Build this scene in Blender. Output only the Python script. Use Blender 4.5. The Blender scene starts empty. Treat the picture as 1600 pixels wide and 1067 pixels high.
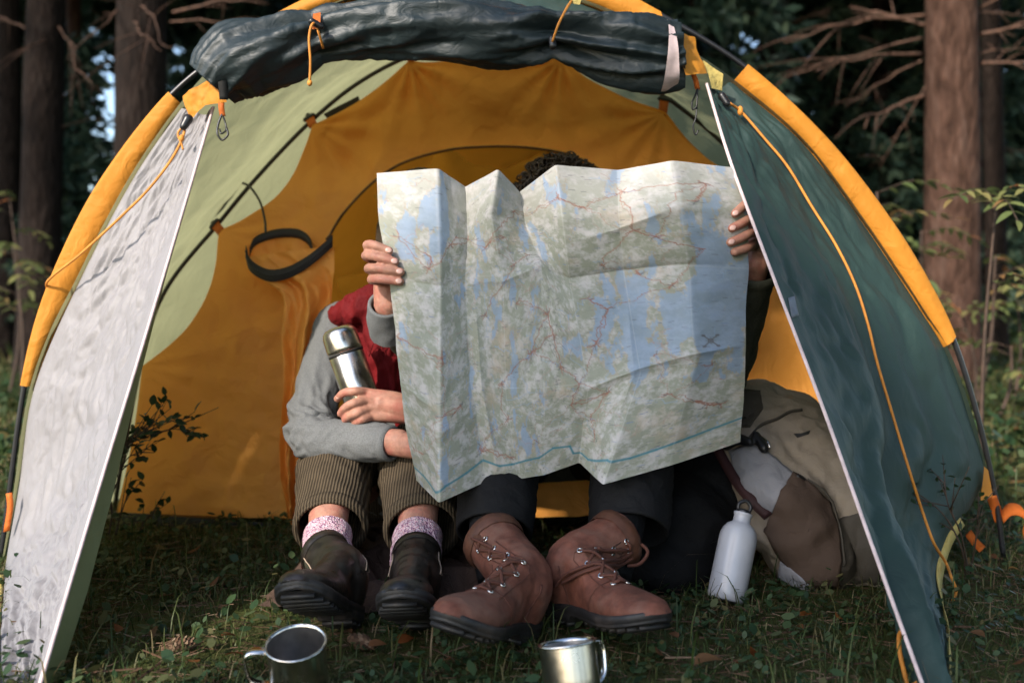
import bpy, bmesh, math, random
import numpy as np
from mathutils import Vector, Matrix
from mathutils.bvhtree import BVHTree

random.seed(7)
rng = np.random.default_rng(7)
R = math.radians
C = bpy.context.scene.collection
S = bpy.context.scene

# ------------------------------------------------------------------ camera, sky, sun, exposure
F, H, HY = 1555.0, 0.525, 480.0          # focal length in photo pixels, eye height, horizon row
cam = bpy.data.cameras.new('camera')
cam_o = bpy.data.objects.new('camera', cam)
C.objects.link(cam_o)
cam_o.location = (0, 0, H)
cam_o.rotation_euler = (R(90), 0, 0)
cam.sensor_width = 36.0
cam.lens = 36.0 * F / 1600.0
cam.shift_y = -(533.5 - HY) / 1600.0
cam.clip_start = 0.05
cam.clip_end = 600
cam.dof.use_dof = True
cam.dof.focus_distance = 1.70
cam.dof.aperture_fstop = 3.0
S.camera = cam_o

SUN = Vector((-0.50, -0.68, 0.53)).normalized()     # towards the sun
world = bpy.data.worlds.new('World')
S.world = world
world.use_nodes = True
wn = world.node_tree
bg = wn.nodes['Background']
sky = wn.nodes.new('ShaderNodeTexSky')
sky.sky_type = 'NISHITA'
sky.sun_disc = False
sky.sun_elevation = math.asin(SUN.z)
sky.sun_rotation = math.atan2(SUN.x, SUN.y)
wn.links.new(sky.outputs[0], bg.inputs[0])
bg.inputs[1].default_value = 0.15
sun = bpy.data.lights.new('sun', 'SUN')
sun.energy = 2.8
sun.angle = R(2.0)
sun.color = (1.0, 0.90, 0.79)
sun_o = bpy.data.objects.new('sun', sun)
C.objects.link(sun_o)
sun_o.rotation_euler = (-SUN).to_track_quat('-Z', 'Y').to_euler()
sun_o.location = SUN * 20
S.view_settings.view_transform = 'Standard'
S.view_settings.look = 'None'
S.view_settings.gamma = 1.0
S.view_settings.exposure = 1.25
S.render.engine = 'CYCLES'
S.cycles.max_bounces = 10
S.cycles.transparent_max_bounces = 8

# ------------------------------------------------------------------ helpers
def P(px, py, Y):
    """point at depth Y that stands at this place of the photograph"""
    return Vector(((px - 800) * Y / F, Y, H - (py - HY) * Y / F))

def PV(a):
    a = np.asarray(a, float)
    return np.stack([(a[..., 0] - 800) * a[..., 2] / F, a[..., 2], H - (a[..., 1] - HY) * a[..., 2] / F], -1)

_perm = np.random.default_rng(3).permutation(256)
_perm = np.concatenate([_perm, _perm, _perm])
_grad = np.random.default_rng(4).normal(size=(256, 3))
_grad /= np.linalg.norm(_grad, axis=1)[:, None]

def pn(p):
    p = np.asarray(p, float)
    i = np.floor(p).astype(int)
    f = p - i
    i &= 255
    u = f * f * f * (f * (f * 6 - 15) + 10)
    out = 0
    for dx in (0, 1):
        for dy in (0, 1):
            for dz in (0, 1):
                h = _perm[_perm[_perm[(i[..., 0] + dx) & 255] + ((i[..., 1] + dy) & 255)] + ((i[..., 2] + dz) & 255)]
                g = _grad[h]
                d = (g * (f - np.array([dx, dy, dz]))).sum(-1)
                w = (u[..., 0] if dx else 1 - u[..., 0]) * (u[..., 1] if dy else 1 - u[..., 1]) * (u[..., 2] if dz else 1 - u[..., 2])
                out = out + w * d
    return out * 1.6

def fbm(p, o=4, g=0.5):
    p = np.asarray(p, float)
    a, s, t = 1.0, 0.0, 0.0
    for k in range(o):
        s = s + a * pn(p * 2 ** k + 17.3 * k)
        t += a
        a *= g
    return s / t

def ridge(p, o=3):
    p = np.asarray(p, float)
    a, s, t = 1.0, 0.0, 0.0
    for k in range(o):
        s = s + a * (1 - 2 * np.abs(pn(p * 2 ** k + 31.7 * k)))
        t += a
        a *= 0.5
    return s / t

def crumple(x, y, n, seed, w=.5):
    """flat facets between straight creases (0 in the crease, 1 on the facet); x, y in crease units"""
    r_ = np.random.default_rng(seed)
    x0, x1, y0, y1 = x.min(), x.max(), y.min(), y.max()
    sx, sy = r_.uniform(x0 - .1, x1 + .1, n), r_.uniform(y0 - .1, y1 + .1, n)
    sl = r_.normal(0, 1, (n, 2))
    shp = x.shape
    x, y = x.ravel(), y.ravel()
    d = (x[:, None] - sx) ** 2 + (y[:, None] - sy) ** 2
    i = np.argpartition(d, 2, axis=1)[:, :3]
    dd = np.sqrt(np.take_along_axis(d, i, 1))
    o = np.argsort(dd, axis=1)
    dd = np.take_along_axis(dd, o, 1); i = np.take_along_axis(i, o, 1)
    sc = math.sqrt((x1 - x0) * (y1 - y0) / n)
    e = (dd[:, 1] - dd[:, 0]) / sc
    tilt = (sl[i[:, 0], 0] * (x - sx[i[:, 0]]) + sl[i[:, 0], 1] * (y - sy[i[:, 0]])) / sc
    k = np.clip(e / w, 0, 1)
    return (k * (.6 + .35 * tilt)).reshape(shp)

def catmull(pts, n):
    p = np.asarray(pts, float)
    d = np.linalg.norm(np.diff(p, axis=0), axis=1) ** 0.5
    t = np.concatenate([[0], np.cumsum(np.maximum(d, 1e-6))])
    m = np.gradient(p, t, axis=0) if len(p) > 2 else np.diff(p, axis=0).repeat(2, 0) / t[1]
    tt = np.linspace(0, t[-1], n)
    k = np.clip(np.searchsorted(t, tt, side='right') - 1, 0, len(p) - 2)
    h = (t[k + 1] - t[k])
    s = ((tt - t[k]) / h)[:, None]
    h = h[:, None]
    return ((2 * s**3 - 3 * s**2 + 1) * p[k] + (s**3 - 2 * s**2 + s) * h * m[k] + (-2 * s**3 + 3 * s**2) * p[k + 1] + (s**3 - s**2) * h * m[k + 1])

def resample(p, n):
    p = np.asarray(p, float)
    d = np.concatenate([[0], np.cumsum(np.linalg.norm(np.diff(p, axis=0), axis=1))])
    t = np.linspace(0, d[-1], n)
    return np.stack([np.interp(t, d, p[:, k]) for k in range(p.shape[1])], -1)

WM = {}
def link(o, parent=None, mw=None):
    C.objects.link(o)
    mw = mw or Matrix.Identity(4)
    WM[o.name] = mw
    if parent is not None:
        o.parent = parent
        o.matrix_parent_inverse = WM[parent.name].inverted()
    o.matrix_basis = mw
    return o

def tag(o, label=None, cat=None, group=None, kind=None):
    if label: o['label'] = label
    if cat: o['category'] = cat
    if group: o['group'] = group
    if kind: o['kind'] = kind
    return o

def thing(name, loc, label, cat, group=None):
    o = bpy.data.objects.new(name, None)
    o.empty_display_size = 0.1
    link(o, None, Matrix.Translation(Vector(loc)))
    return tag(o, label, cat, group)

def fmesh(name, V, faces, smooth=True):
    """mesh from arrays; faces = list of int arrays (n,k)"""
    me = bpy.data.meshes.new(name)
    V = np.asarray(V, np.float32).reshape(-1, 3)
    fs = [np.asarray(f, np.int32) for f in (faces if isinstance(faces, list) else [faces])]
    fs = [f for f in fs if f.size]
    me.vertices.add(len(V))
    me.vertices.foreach_set('co', V.ravel())
    li = np.concatenate([f.ravel() for f in fs])
    tot = np.concatenate([np.full(len(f), f.shape[1], np.int32) for f in fs])
    st = np.concatenate([[0], np.cumsum(tot)[:-1]]).astype(np.int32)
    me.loops.add(len(li))
    me.loops.foreach_set('vertex_index', li)
    me.polygons.add(len(tot))
    me.polygons.foreach_set('loop_start', st)
    me.polygons.foreach_set('loop_total', tot)
    if smooth:
        me.polygons.foreach_set('use_smooth', np.ones(len(tot), bool))
    me.update(calc_edges=True)
    me.validate()
    return me

def ob(name, me, mat=None, parent=None, mw=None):
    o = bpy.data.objects.new(name, me)
    if mat is not None:
        me.materials.clear()
        me.materials.append(mat)
    return link(o, parent, mw)

def obj(name, vf, mat, parent=None, smooth=True):
    return ob(name, fmesh(name, vf[0], vf[1], smooth), mat, parent)

def join(*parts):
    V, q, t, n = [], [], [], 0
    for v, f in parts:
        v = np.asarray(v, float).reshape(-1, 3)
        for a in (f if isinstance(f, list) else [f]):
            a = np.asarray(a, int)
            if a.size:
                (q if a.shape[1] == 4 else t).append(a + n)
        V.append(v)
        n += len(v)
    fs = []
    if q: fs.append(np.concatenate(q))
    if t: fs.append(np.concatenate(t))
    return np.concatenate(V), fs

def gfaces(nv, nu, wrap=False):
    i = np.arange(nv * nu).reshape(nv, nu)
    if wrap:
        j = np.roll(i, -1, 1)
        return np.stack([i[:-1], j[:-1], j[1:], i[1:]], -1).reshape(-1, 4)
    return np.stack([i[:-1, :-1], i[:-1, 1:], i[1:, 1:], i[1:, :-1]], -1).reshape(-1, 4)

def gnormals(G):
    du = np.gradient(G, axis=1)
    dv = np.gradient(G, axis=0)
    n = np.cross(du, dv)
    return n / np.maximum(np.linalg.norm(n, axis=-1, keepdims=True), 1e-9)

def grid(G):
    return G.reshape(-1, 3), [gfaces(G.shape[0], G.shape[1])]

def frames(p):
    p = np.asarray(p, float)
    t = np.gradient(p, axis=0)
    t /= np.maximum(np.linalg.norm(t, axis=1, keepdims=True), 1e-9)
    a = np.array([0, 0, 1.0]) if abs(t[0, 2]) < 0.9 else np.array([1.0, 0, 0])
    n = np.cross(t[0], a)
    n /= np.linalg.norm(n)
    N = [n]
    for k in range(1, len(p)):
        n = N[-1] - t[k] * (N[-1] @ t[k])
        N.append(n / np.linalg.norm(n))
    N = np.array(N)
    return t, N, np.cross(t, N)

def tube(p, r, n=8, caps=True, dome=False):
    p = np.asarray([tuple(v) for v in p], float)
    r = np.broadcast_to(np.asarray(r, float), (len(p),)).copy()
    if dome:      # rounded ends
        t0 = p[0] - p[1]; t0 /= np.linalg.norm(t0)
        t1 = p[-1] - p[-2]; t1 /= np.linalg.norm(t1)
        a = np.linspace(0, math.pi / 2, 5)[1:]
        a0 = a[::-1]
        p2 = np.concatenate([p[0] + t0 * (np.sin(a0) * r[0])[:, None], p, p[-1] + t1 * (np.sin(a) * r[-1])[:, None]])
        r = np.concatenate([np.maximum(np.cos(a0) * r[0], r[0] * .05), r, np.maximum(np.cos(a) * r[-1], r[-1] * .05)])
        p = p2
    t, N, B = frames(p)
    a = np.arange(n) * 2 * math.pi / n
    V = p[:, None] + r[:, None, None] * (np.cos(a)[None, :, None] * N[:, None] + np.sin(a)[None, :, None] * B[:, None])
    V = V.reshape(-1, 3)
    fs = [gfaces(len(p), n, True)]
    if caps:
        m = len(V)
        V = np.concatenate([V, p[:1], p[-1:]])
        i = np.arange(n)
        j = (i + 1) % n
        L = (len(p) - 1) * n
        fs.append(np.concatenate([np.stack([j, i, np.full(n, m)], -1), np.stack([L + i, L + j, np.full(n, m + 1)], -1)]))
    return V, fs

def ptube(px, r, n=6, k=None, **kw):
    p = PV(px)
    return tube(catmull(p, k or 6 * len(p)) if len(p) > 2 else p, r, n, **kw)

def lathe(prof, M, n=48):
    """profile of (radius, height) turned about the local z axis, then placed by M"""
    prof = np.asarray(prof, float)
    a = np.arange(n) * 2 * math.pi / n
    V = np.stack([prof[:, 0:1] * np.cos(a), prof[:, 0:1] * np.sin(a), np.repeat(prof[:, 1:2], n, 1)], -1).reshape(-1, 3)
    Mn = np.array(M)
    V = V @ Mn[:3, :3].T + Mn[:3, 3]
    return V, [gfaces(len(prof), n, True)[:, ::-1]]

def ell(c, r, M=None, n=14):
    a = np.linspace(0, math.pi, n // 2 + 2)
    a[0] = .02; a[-1] = math.pi - .02
    b = np.arange(n) * 2 * math.pi / n
    V = np.stack([np.sin(a)[:, None] * np.cos(b), np.sin(a)[:, None] * np.sin(b), np.repeat(np.cos(a)[:, None], n, 1)], -1) * np.asarray(r, float)
    if M is not None:
        V = V @ np.array(M).T
    V = V + np.array(tuple(c))
    k = len(a)
    V = V.reshape(-1, 3)
    m = len(V)
    top, bot = V[:n].mean(0), V[-n:].mean(0)
    i = np.arange(n); j = (i + 1) % n; L = (k - 1) * n
    V = np.concatenate([V, [top, bot]])
    return V, [gfaces(k, n, True), np.concatenate([np.stack([j, i, np.full(n, m)], -1), np.stack([L + i, L + j, np.full(n, m + 1)], -1)])]

def cap(pts, rr, n=14):
    """rounded tapered limb through points"""
    pts = np.asarray([tuple(p) for p in pts], float)
    rr = np.asarray(rr, float)
    if len(pts) > 2:
        k = 6 * (len(pts) - 1) + 1
        q = catmull(np.concatenate([pts, rr[:, None]], 1), k)
        pts, rr = q[:, :3], q[:, 3]
    return tube(pts, rr, n, dome=True)

def blob(parts, voxel=0.006, smooth=4):
    """one continuous skin over overlapping pieces -> (V, faces)"""
    V, f = join(*parts)
    me = fmesh('tmp', V, f)
    o = bpy.data.objects.new('tmp', me)
    C.objects.link(o)
    m = o.modifiers.new('r', 'REMESH')
    m.mode = 'VOXEL'
    m.voxel_size = voxel
    if smooth:
        s = o.modifiers.new('s', 'SMOOTH')
        s.factor = 0.5
        s.iterations = smooth
    dg = bpy.context.evaluated_depsgraph_get()
    ev = o.evaluated_get(dg)
    m2 = ev.to_mesh()
    v = np.empty(len(m2.vertices) * 3, np.float32)
    m2.vertices.foreach_get('co', v)
    li = np.empty(len(m2.loops), np.int32)
    m2.loops.foreach_get('vertex_index', li)
    tot = np.empty(len(m2.polygons), np.int32)
    m2.polygons.foreach_get('loop_total', tot)
    ev.to_mesh_clear()
    bpy.data.objects.remove(o)
    bpy.data.meshes.remove(me)
    fs = []
    st = np.concatenate([[0], np.cumsum(tot)[:-1]])
    for k in (4, 3):
        s_ = st[tot == k]
        if len(s_):
            fs.append(np.stack([li[s_ + q] for q in range(k)], -1))
    return v.reshape(-1, 3).astype(float), fs

def vnormals(V, fs):
    N = np.zeros_like(V)
    for f in fs:
        n = np.cross(V[f[:, 1]] - V[f[:, 0]], V[f[:, 2]] - V[f[:, 0]])
        for k in range(f.shape[1]):
            np.add.at(N, f[:, k], n)
    return N / np.maximum(np.linalg.norm(N, axis=1, keepdims=True), 1e-12)

def bvh_of(vf):
    V, fs = vf
    return BVHTree.FromPolygons([tuple(v) for v in V], [tuple(int(i) for i in q) for f in fs for q in f])

EYE = Vector((0, 0, H))
def hit(bvh, px, py, lift=0.0, default=2.0):
    d = (P(px, py, 1.0) - EYE).normalized()
    loc, n, i, dist = bvh.ray_cast(EYE, d)
    if loc is None:
        loc, n, i, dist = bvh.find_nearest(P(px, py, default))
    if n.dot(d) > 0:
        n = -n
    return loc + n * lift

def patch(bvh, poly, lift=0.002, thick=0.003, rings=10, default=2.0, per=10):
    """a piece of cloth laid on a surface, outline given in photo pixels"""
    b = []
    poly = np.asarray(poly, float)
    for k in range(len(poly)):
        a, c = poly[k], poly[(k + 1) % len(poly)]
        for t in np.arange(per) / per:
            b.append(a + (c - a) * t)
    b = np.array(b)
    cen = poly.mean(0)
    rows = []
    for s in np.linspace(1, 0.02, rings):
        rows.append([tuple(hit(bvh, *(cen + s * (q - cen)), lift, default)) for q in b])
    rows = np.array(rows)
    base = np.array([[tuple(hit(bvh, *q, lift - thick, default)) for q in b]])
    G = np.concatenate([base, rows])
    n = len(b)
    V = G.reshape(-1, 3)
    m = len(V)
    L = (len(G) - 1) * n
    i = np.arange(n)
    V = np.concatenate([V, V[L:].mean(0)[None]])
    return V, [gfaces(len(G), n, True), np.stack([L + i, L + (i + 1) % n, np.full(n, m)], -1)]

def ribbon(p, w, nrm, thick=0.0012, n=None):
    """flat band: path p, width vector(s) w, small thickness"""
    p = np.asarray([tuple(v) for v in p], float)
    w = np.broadcast_to(np.asarray(w, float), p.shape)
    nrm = np.broadcast_to(np.asarray(nrm, float), p.shape) * thick
    G = np.stack([p - w / 2 - nrm, p + w / 2 - nrm, p + w / 2 + nrm, p - w / 2 + nrm], 1)
    V = G.reshape(-1, 3)
    L = (len(p) - 1) * 4
    return V, [np.concatenate([gfaces(len(p), 4, True), [[3, 2, 1, 0], [L, L + 1, L + 2, L + 3]]])]

def quadcloth(a, b, c, d, nu=16, nv=16, amp=0.004, fr=14.0, seed=0.0):
    """small cloth piece spanned by four corners (a-b top, d-c bottom), slightly wrinkled"""
    a, b, c, d = [np.array(tuple(q), float) for q in (a, b, c, d)]
    u = np.linspace(0, 1, nu)[None, :, None]
    v = np.linspace(0, 1, nv)[:, None, None]
    G = (a * (1 - u) + b * u) * (1 - v) + (d * (1 - u) + c * u) * v
    G = G + gnormals(G) * (amp * fbm(G * fr + seed, 3))[..., None]
    return grid(G)

# ------------------------------------------------------------------ materials
def nmat(name):
    m = bpy.data.materials.new(name)
    m.use_nodes = True
    nt = m.node_tree
    nt.nodes.clear()
    out = nt.nodes.new('ShaderNodeOutputMaterial')
    return m, nt, out

def nd(nt, t, props=None, **ins):
    n = nt.nodes.new('ShaderNode' + t)
    for k, v in (props or {}).items():
        setattr(n, k, v)
    for k, v in ins.items():
        k = k.replace('_', ' ')
        sock = n.inputs[int(k[1:])] if k[0] == 'i' and k[1:].isdigit() else n.inputs[k]
        if isinstance(v, bpy.types.NodeSocket):
            nt.links.new(v, sock)
        elif isinstance(v, (tuple, list)) and len(v) == 3 and sock.type == 'RGBA':
            sock.default_value = (*v, 1)
        else:
            sock.default_value = v
    return n

def coord(nt, scale=(1, 1, 1), out='Object'):
    tc = nd(nt, 'TexCoord')
    mp = nd(nt, 'Mapping', Vector=tc.outputs[out])
    mp.inputs['Scale'].default_value = scale
    return mp.outputs[0]

def noise(nt, vec, scale, detail=4, rough=0.5, typ='FBM', dist=0.0):
    n = nd(nt, 'TexNoise', {'noise_type': typ}, Vector=vec, Scale=scale, Detail=detail, Roughness=rough, Distortion=dist)
    return n.outputs[0]

def ramp(nt, fac, stops):
    n = nd(nt, 'ValToRGB', None, Fac=fac)
    e = n.color_ramp.elements
    e[0].position, e[0].color = stops[0][0], (*stops[0][1], 1)
    e[1].position, e[1].color = stops[1][0], (*stops[1][1], 1)
    for p, c in stops[2:]:
        q = e.new(p)
        q.color = (*c, 1)
    return n.outputs[0]

def mixc(nt, fac, a, b, mode='MIX'):
    n = nt.nodes.new('ShaderNodeMix')
    n.data_type = 'RGBA'
    n.blend_type = mode
    for s, v in ((n.inputs[0], fac), (n.inputs[6], a), (n.inputs[7], b)):
        if isinstance(v, bpy.types.NodeSocket):
            nt.links.new(v, s)
        elif isinstance(v, (int, float)):
            s.default_value = v
        else:
            s.default_value = (*v, 1)
    return n.outputs[2]

def mathn(nt, op, a, b=0.0):
    n = nt.nodes.new('ShaderNodeMath')
    n.operation = op
    for s, v in ((n.inputs[0], a), (n.inputs[1], b)):
        if isinstance(v, bpy.types.NodeSocket): nt.links.new(v, s)
        else: s.default_value = v
    return n.outputs[0]

def bump(nt, h, strength=0.3, dist=0.002, nrm=None):
    n = nd(nt, 'Bump', None, Height=h, Strength=strength, Distance=dist)
    if nrm is not None: nt.links.new(nrm, n.inputs['Normal'])
    return n.outputs[0]

def fabric(name, col, trans=None, tmix=0.35, rough=0.6, crinkle=0.35, cscale=(9, 9, 9), weave=1500, spec=0.4, var=0.12, fine=0.1, stain=None):
    m, nt, out = nmat(name)
    v = coord(nt)
    vc = coord(nt, cscale)
    big = noise(nt, v, 3.0, 5, 0.6)
    c2 = tuple(x * (1 - var * 2.2) for x in col)
    c3 = tuple(min(1, x * (1 + var)) for x in col)
    c = ramp(nt, big, [(0.3, c2), (0.7, c3)])
    if stain:
        st = noise(nt, v, 9, 6, 0.7)
        c = mixc(nt, ramp(nt, st, [(0.56, (0, 0, 0)), (0.75, (.7, .7, .7))]), c, stain)
    r1 = noise(nt, vc, 1.0, 5, 0.55, 'RIDGED_MULTIFRACTAL', 0.4)
    r2 = noise(nt, vc, 2.7, 3, 0.5, 'FBM', 0.8)
    b = bump(nt, mathn(nt, 'ADD', mathn(nt, 'MULTIPLY', r1, 0.5), r2), crinkle, 0.012)
    if fine:
        wv = noise(nt, v, weave, 2, 0.6)
        b = bump(nt, wv, fine, 0.0006, b)
    p = nd(nt, 'BsdfPrincipled', None, Base_Color=c, Roughness=rough, Normal=b)
    p.inputs['Specular IOR Level'].default_value = spec
    sh = p.outputs[0]
    if trans:
        tv = ramp(nt, big, [(0.3, tuple(x * .82 for x in trans)), (0.7, trans)])
        t = nd(nt, 'BsdfTranslucent', None, Color=tv, Normal=b)
        sh = nd(nt, 'MixShader', None, Fac=tmix, i1=p.outputs[0], i2=t.outputs[0]).outputs[0]
    nt.links.new(sh, out.inputs[0])
    return m

def plain(name, col, rough=0.5, metal=0.0, spec=0.5, var=0.1, vscale=40, bmp=0.1, bscale=300, bdist=0.001, coat=0.0, sss=0.0, stretch=(1, 1, 1), dirt=None, dirt_at=0.6, rvar=0.0):
    m, nt, out = nmat(name)
    v = coord(nt, stretch)
    n1 = noise(nt, v, vscale, 5, 0.6)
    c = ramp(nt, n1, [(0.3, tuple(max(0, x * (1 - 2 * var)) for x in col)), (0.7, tuple(min(1, x * (1 + 2 * var)) for x in col))])
    if dirt:
        n3 = noise(nt, coord(nt), vscale * .35, 6, 0.7)
        c = mixc(nt, ramp(nt, n3, [(dirt_at - .1, (0, 0, 0)), (dirt_at + .1, (.85, .85, .85))]), c, dirt)
    n2 = noise(nt, v, bscale, 3, 0.6)
    b = bump(nt, n2, bmp, bdist)
    p = nd(nt, 'BsdfPrincipled', None, Base_Color=c, Roughness=rough, Metallic=metal, Normal=b)
    if rvar:
        rr = ramp(nt, n1, [(0.3, (rough - rvar,) * 3), (0.7, (rough + rvar,) * 3)])
        nt.links.new(rr, p.inputs['Roughness'])
    p.inputs['Specular IOR Level'].default_value = spec
    p.inputs['Coat Weight'].default_value = coat
    if sss:
        p.inputs['Subsurface Weight'].default_value = sss
        p.inputs['Subsurface Radius'].default_value = (0.012, 0.004, 0.002)
    nt.links.new(p.outputs[0], out.inputs[0])
    return m

def leafmat(name, stops, trans=0.35, rough=0.5):
    """small leaves: colour differs from leaf to leaf"""
    m, nt, out = nmat(name)
    g = nd(nt, 'NewGeometry')
    oi = nd(nt, 'ObjectInfo')
    f = mathn(nt, 'FRACT', mathn(nt, 'ADD', g.outputs['Random Per Island'], oi.outputs['Random']))
    c = ramp(nt, f, stops)
    n1 = noise(nt, coord(nt), 120, 3, 0.6)
    c = mixc(nt, 0.35, c, mixc(nt, n1, (0.02, 0.02, 0.01), (1, 1, 1)), 'MULTIPLY')
    p = nd(nt, 'BsdfPrincipled', None, Base_Color=c, Roughness=rough)
    p.inputs['Specular IOR Level'].default_value = 0.3
    t = nd(nt, 'BsdfTranslucent', None, Color=c)
    nt.links.new(nd(nt, 'MixShader', None, Fac=trans, i1=p.outputs[0], i2=t.outputs[0]).outputs[0], out.inputs[0])
    return m

TEAL = (0.022, 0.058, 0.062)
OLIVE = (0.30, 0.305, 0.165)
YEL = (0.98, 0.42, 0.08)
M = {}
M['fly'] = fabric('fly_cloth', TEAL, OLIVE, 0.64, 0.45, 0.3, (7, 7, 7), spec=0.5)
M['flap_teal'] = fabric('flap_cloth', (0.022, 0.050, 0.043), (0.10, 0.2, 0.15), 0.12, 0.62, 0.30, (9, 9, 5), spec=0.55)
M['flap_glare'] = fabric('flap_sun_glare', (0.25, 0.24, 0.247), (0.4, 0.42, 0.34), 0.12, 0.6, 0.25, (12, 12, 8), spec=0.6, var=0.05, stain=(0.22, 0.21, 0.205))  # pale tone stands in for sun glare on the dark teal cloth
M['olive'] = fabric('olive_lining', (0.20, 0.24, 0.12), (0.3, 0.34, 0.16), 0.3, 0.6, 0.3)
M['roll'] = fabric('rolled_coating', (0.014, 0.024, 0.027), None, 0, 0.5, 0.35, (9, 14, 14), spec=0.5, var=0.2)
M['yellow'] = fabric('yellow_cloth', YEL, (0.97, 0.37, 0.05), 0.24, 0.6, 0.9, (5, 5, 5), spec=0.25, var=0.05)
M['yellow_thin'] = fabric('yellow_roof_cloth', (0.95, 0.37, 0.055), (0.97, 0.40, 0.06), 0.62, 0.7, 0.3, (6, 6, 6), spec=0.25, var=0.05)
M['sleeve'] = fabric('sleeve_cloth', (0.62, 0.25, 0.028), (0.8, 0.36, 0.03), 0.2, 0.65, 0.35, (10, 10, 10), spec=0.3, var=0.06)
M['buff'] = fabric('buff_webbing', (0.52, 0.40, 0.12), None, 0, 0.7, 0.3, (30, 30, 30), weave=700, fine=0.4)
M['orange_tab'] = fabric('orange_webbing', (0.62, 0.15, 0.02), (0.6, 0.15, 0.02), 0.2, 0.7, 0.2, (30, 30, 30), weave=600, fine=0.4)
M['cord'] = plain('orange_cord', (0.58, 0.22, 0.03), 0.7, bscale=900, bmp=0.5)
M['blackweb'] = plain('black_webbing', (0.014, 0.014, 0.014), 0.6, bscale=500, bmp=0.4)
M['pole'] = plain('pole_coating', (0.012, 0.012, 0.014), 0.35, spec=0.6)
M['piping'] = plain('pale_piping', (0.60, 0.47, 0.46), 0.5, bscale=700, bmp=0.3)
M['zip_brown'] = plain('brown_zip', (0.10, 0.045, 0.012), 0.7, bscale=600, bmp=0.4)
M['zip'] = plain('zip_tape', (0.02, 0.017, 0.014), 0.65, bscale=600, bmp=0.5)
M['floor'] = fabric('groundsheet', (0.012, 0.013, 0.014), None, 0, 0.45, 0.4)
M['steel'] = plain('stainless_steel', (0.62, 0.58, 0.52), 0.24, 1.0, var=0.08, vscale=30, bscale=120, bmp=0.02, rvar=0.05)
M['steelrim'] = plain('polished_rim', (0.75, 0.72, 0.68), 0.15, 1.0)
M['steel_dull'] = plain('steel_inside', (0.45, 0.43, 0.42), 0.38, 1.0, var=0.1, bscale=120, rvar=0.06)
M['rubber'] = plain('black_rubber', (0.012, 0.012, 0.012), 0.6)
M['enamel'] = plain('white_enamel', (0.40, 0.41, 0.445), 0.28, spec=0.5, var=0.03, vscale=25, bmp=0.03, coat=0.2, dirt=(0.36, 0.36, 0.37), dirt_at=0.68)
M['skin'] = plain('skin', (0.36, 0.18, 0.125), 0.55, var=0.13, vscale=70, bmp=0.5, bscale=420, sss=0.06, dirt=(0.36, 0.115, 0.085), dirt_at=0.56, spec=0.35)
M['skin_shade'] = plain('tanned_skin', (0.40, 0.20, 0.13), 0.5, var=0.10, vscale=55, bmp=0.25, bscale=500, sss=0.1)
M['nail'] = plain('nail', (0.55, 0.33, 0.27), 0.3, var=0.03)
M['sweater'] = plain('grey_jersey', (0.125, 0.13, 0.13), 0.85, var=0.13, vscale=420, bmp=0.4, bscale=900, spec=0.15)
M['vest'] = fabric('red_cloth', (0.14, 0.007, 0.009), None, 0, 0.75, 0.4, (22, 22, 14), weave=800, spec=0.15, var=0.2, fine=0.4)
M['jacket'] = fabric('olive_jacket', (0.05, 0.052, 0.036), None, 0, 0.75, 0.3, (20, 20, 20), weave=800, spec=0.2)
M['jeans'] = fabric('black_denim', (0.006, 0.006, 0.0065), None, 0, 0.75, 0.3, (16, 16, 16), weave=900, spec=0.2, fine=0.4)
M['hair'] = plain('dark_hair', (0.030, 0.018, 0.010), 0.5, var=0.2, vscale=200)
M['boot'] = plain('brown_leather', (0.135, 0.048, 0.030), 0.66, var=0.22, vscale=42, bmp=0.45, bscale=420, spec=0.3, dirt=(0.17, 0.088, 0.062), dirt_at=0.56)
M['bootcollar'] = plain('collar_leather', (0.085, 0.032, 0.016), 0.55, var=0.15, vscale=60, bmp=0.3)
M['lace'] = plain('brown_lace', (0.085, 0.026, 0.014), 0.8, bscale=900, bmp=0.5)
M['sole'] = plain('black_sole', (0.015, 0.014, 0.014), 0.55, var=0.2, dirt=(0.07, 0.055, 0.045), dirt_at=0.62, bmp=0.5, bscale=200)
M['darkboot'] = plain('dark_oiled_leather', (0.012, 0.010, 0.008), 0.36, var=0.3, vscale=50, bmp=0.25, bscale=260, spec=0.5, dirt=(0.045, 0.031, 0.023), dirt_at=0.60, rvar=0.1)
M['elastic'] = plain('olive_elastic', (0.03, 0.03, 0.015), 0.8, bscale=60, bmp=0.6, stretch=(8, 8, 1), bdist=0.002)
M['stitch'] = plain('pale_stitch', (0.38, 0.28, 0.20), 0.7)
M['blanket'] = fabric('wool_blanket', (0.085, 0.055, 0.042), None, 0, 0.95, 0.5, (20, 20, 20), weave=300, spec=0.1, var=0.25, fine=0.7)
M['packtan'] = fabric('pack_tan', (0.30, 0.25, 0.195), None, 0, 0.7, 0.35, (12, 12, 12), weave=900, spec=0.25, var=0.06, fine=0.25)
M['packbrown'] = fabric('pack_brown', (0.085, 0.058, 0.044), None, 0, 0.85, 0.3, (12, 12, 12), weave=700, spec=0.15, var=0.08, fine=0.3)
M['packgrey'] = fabric('pack_grey', (0.25, 0.25, 0.27), None, 0, 0.75, 0.4, (12, 12, 12), weave=900, spec=0.2, var=0.07)
M['packdark'] = fabric('pack_dark', (0.07, 0.06, 0.047), None, 0, 0.8, 0.3, (12, 12, 12), weave=800)
M['maroon'] = plain('maroon_webbing', (0.032, 0.008, 0.008), 0.7, bscale=500, bmp=0.5)
M['plastic'] = plain('black_plastic', (0.012, 0.012, 0.013), 0.35)
M['bag'] = fabric('black_cloth', (0.006, 0.006, 0.0065), None, 0, 0.8, 0.4, (14, 14, 14), spec=0.15)
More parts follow.
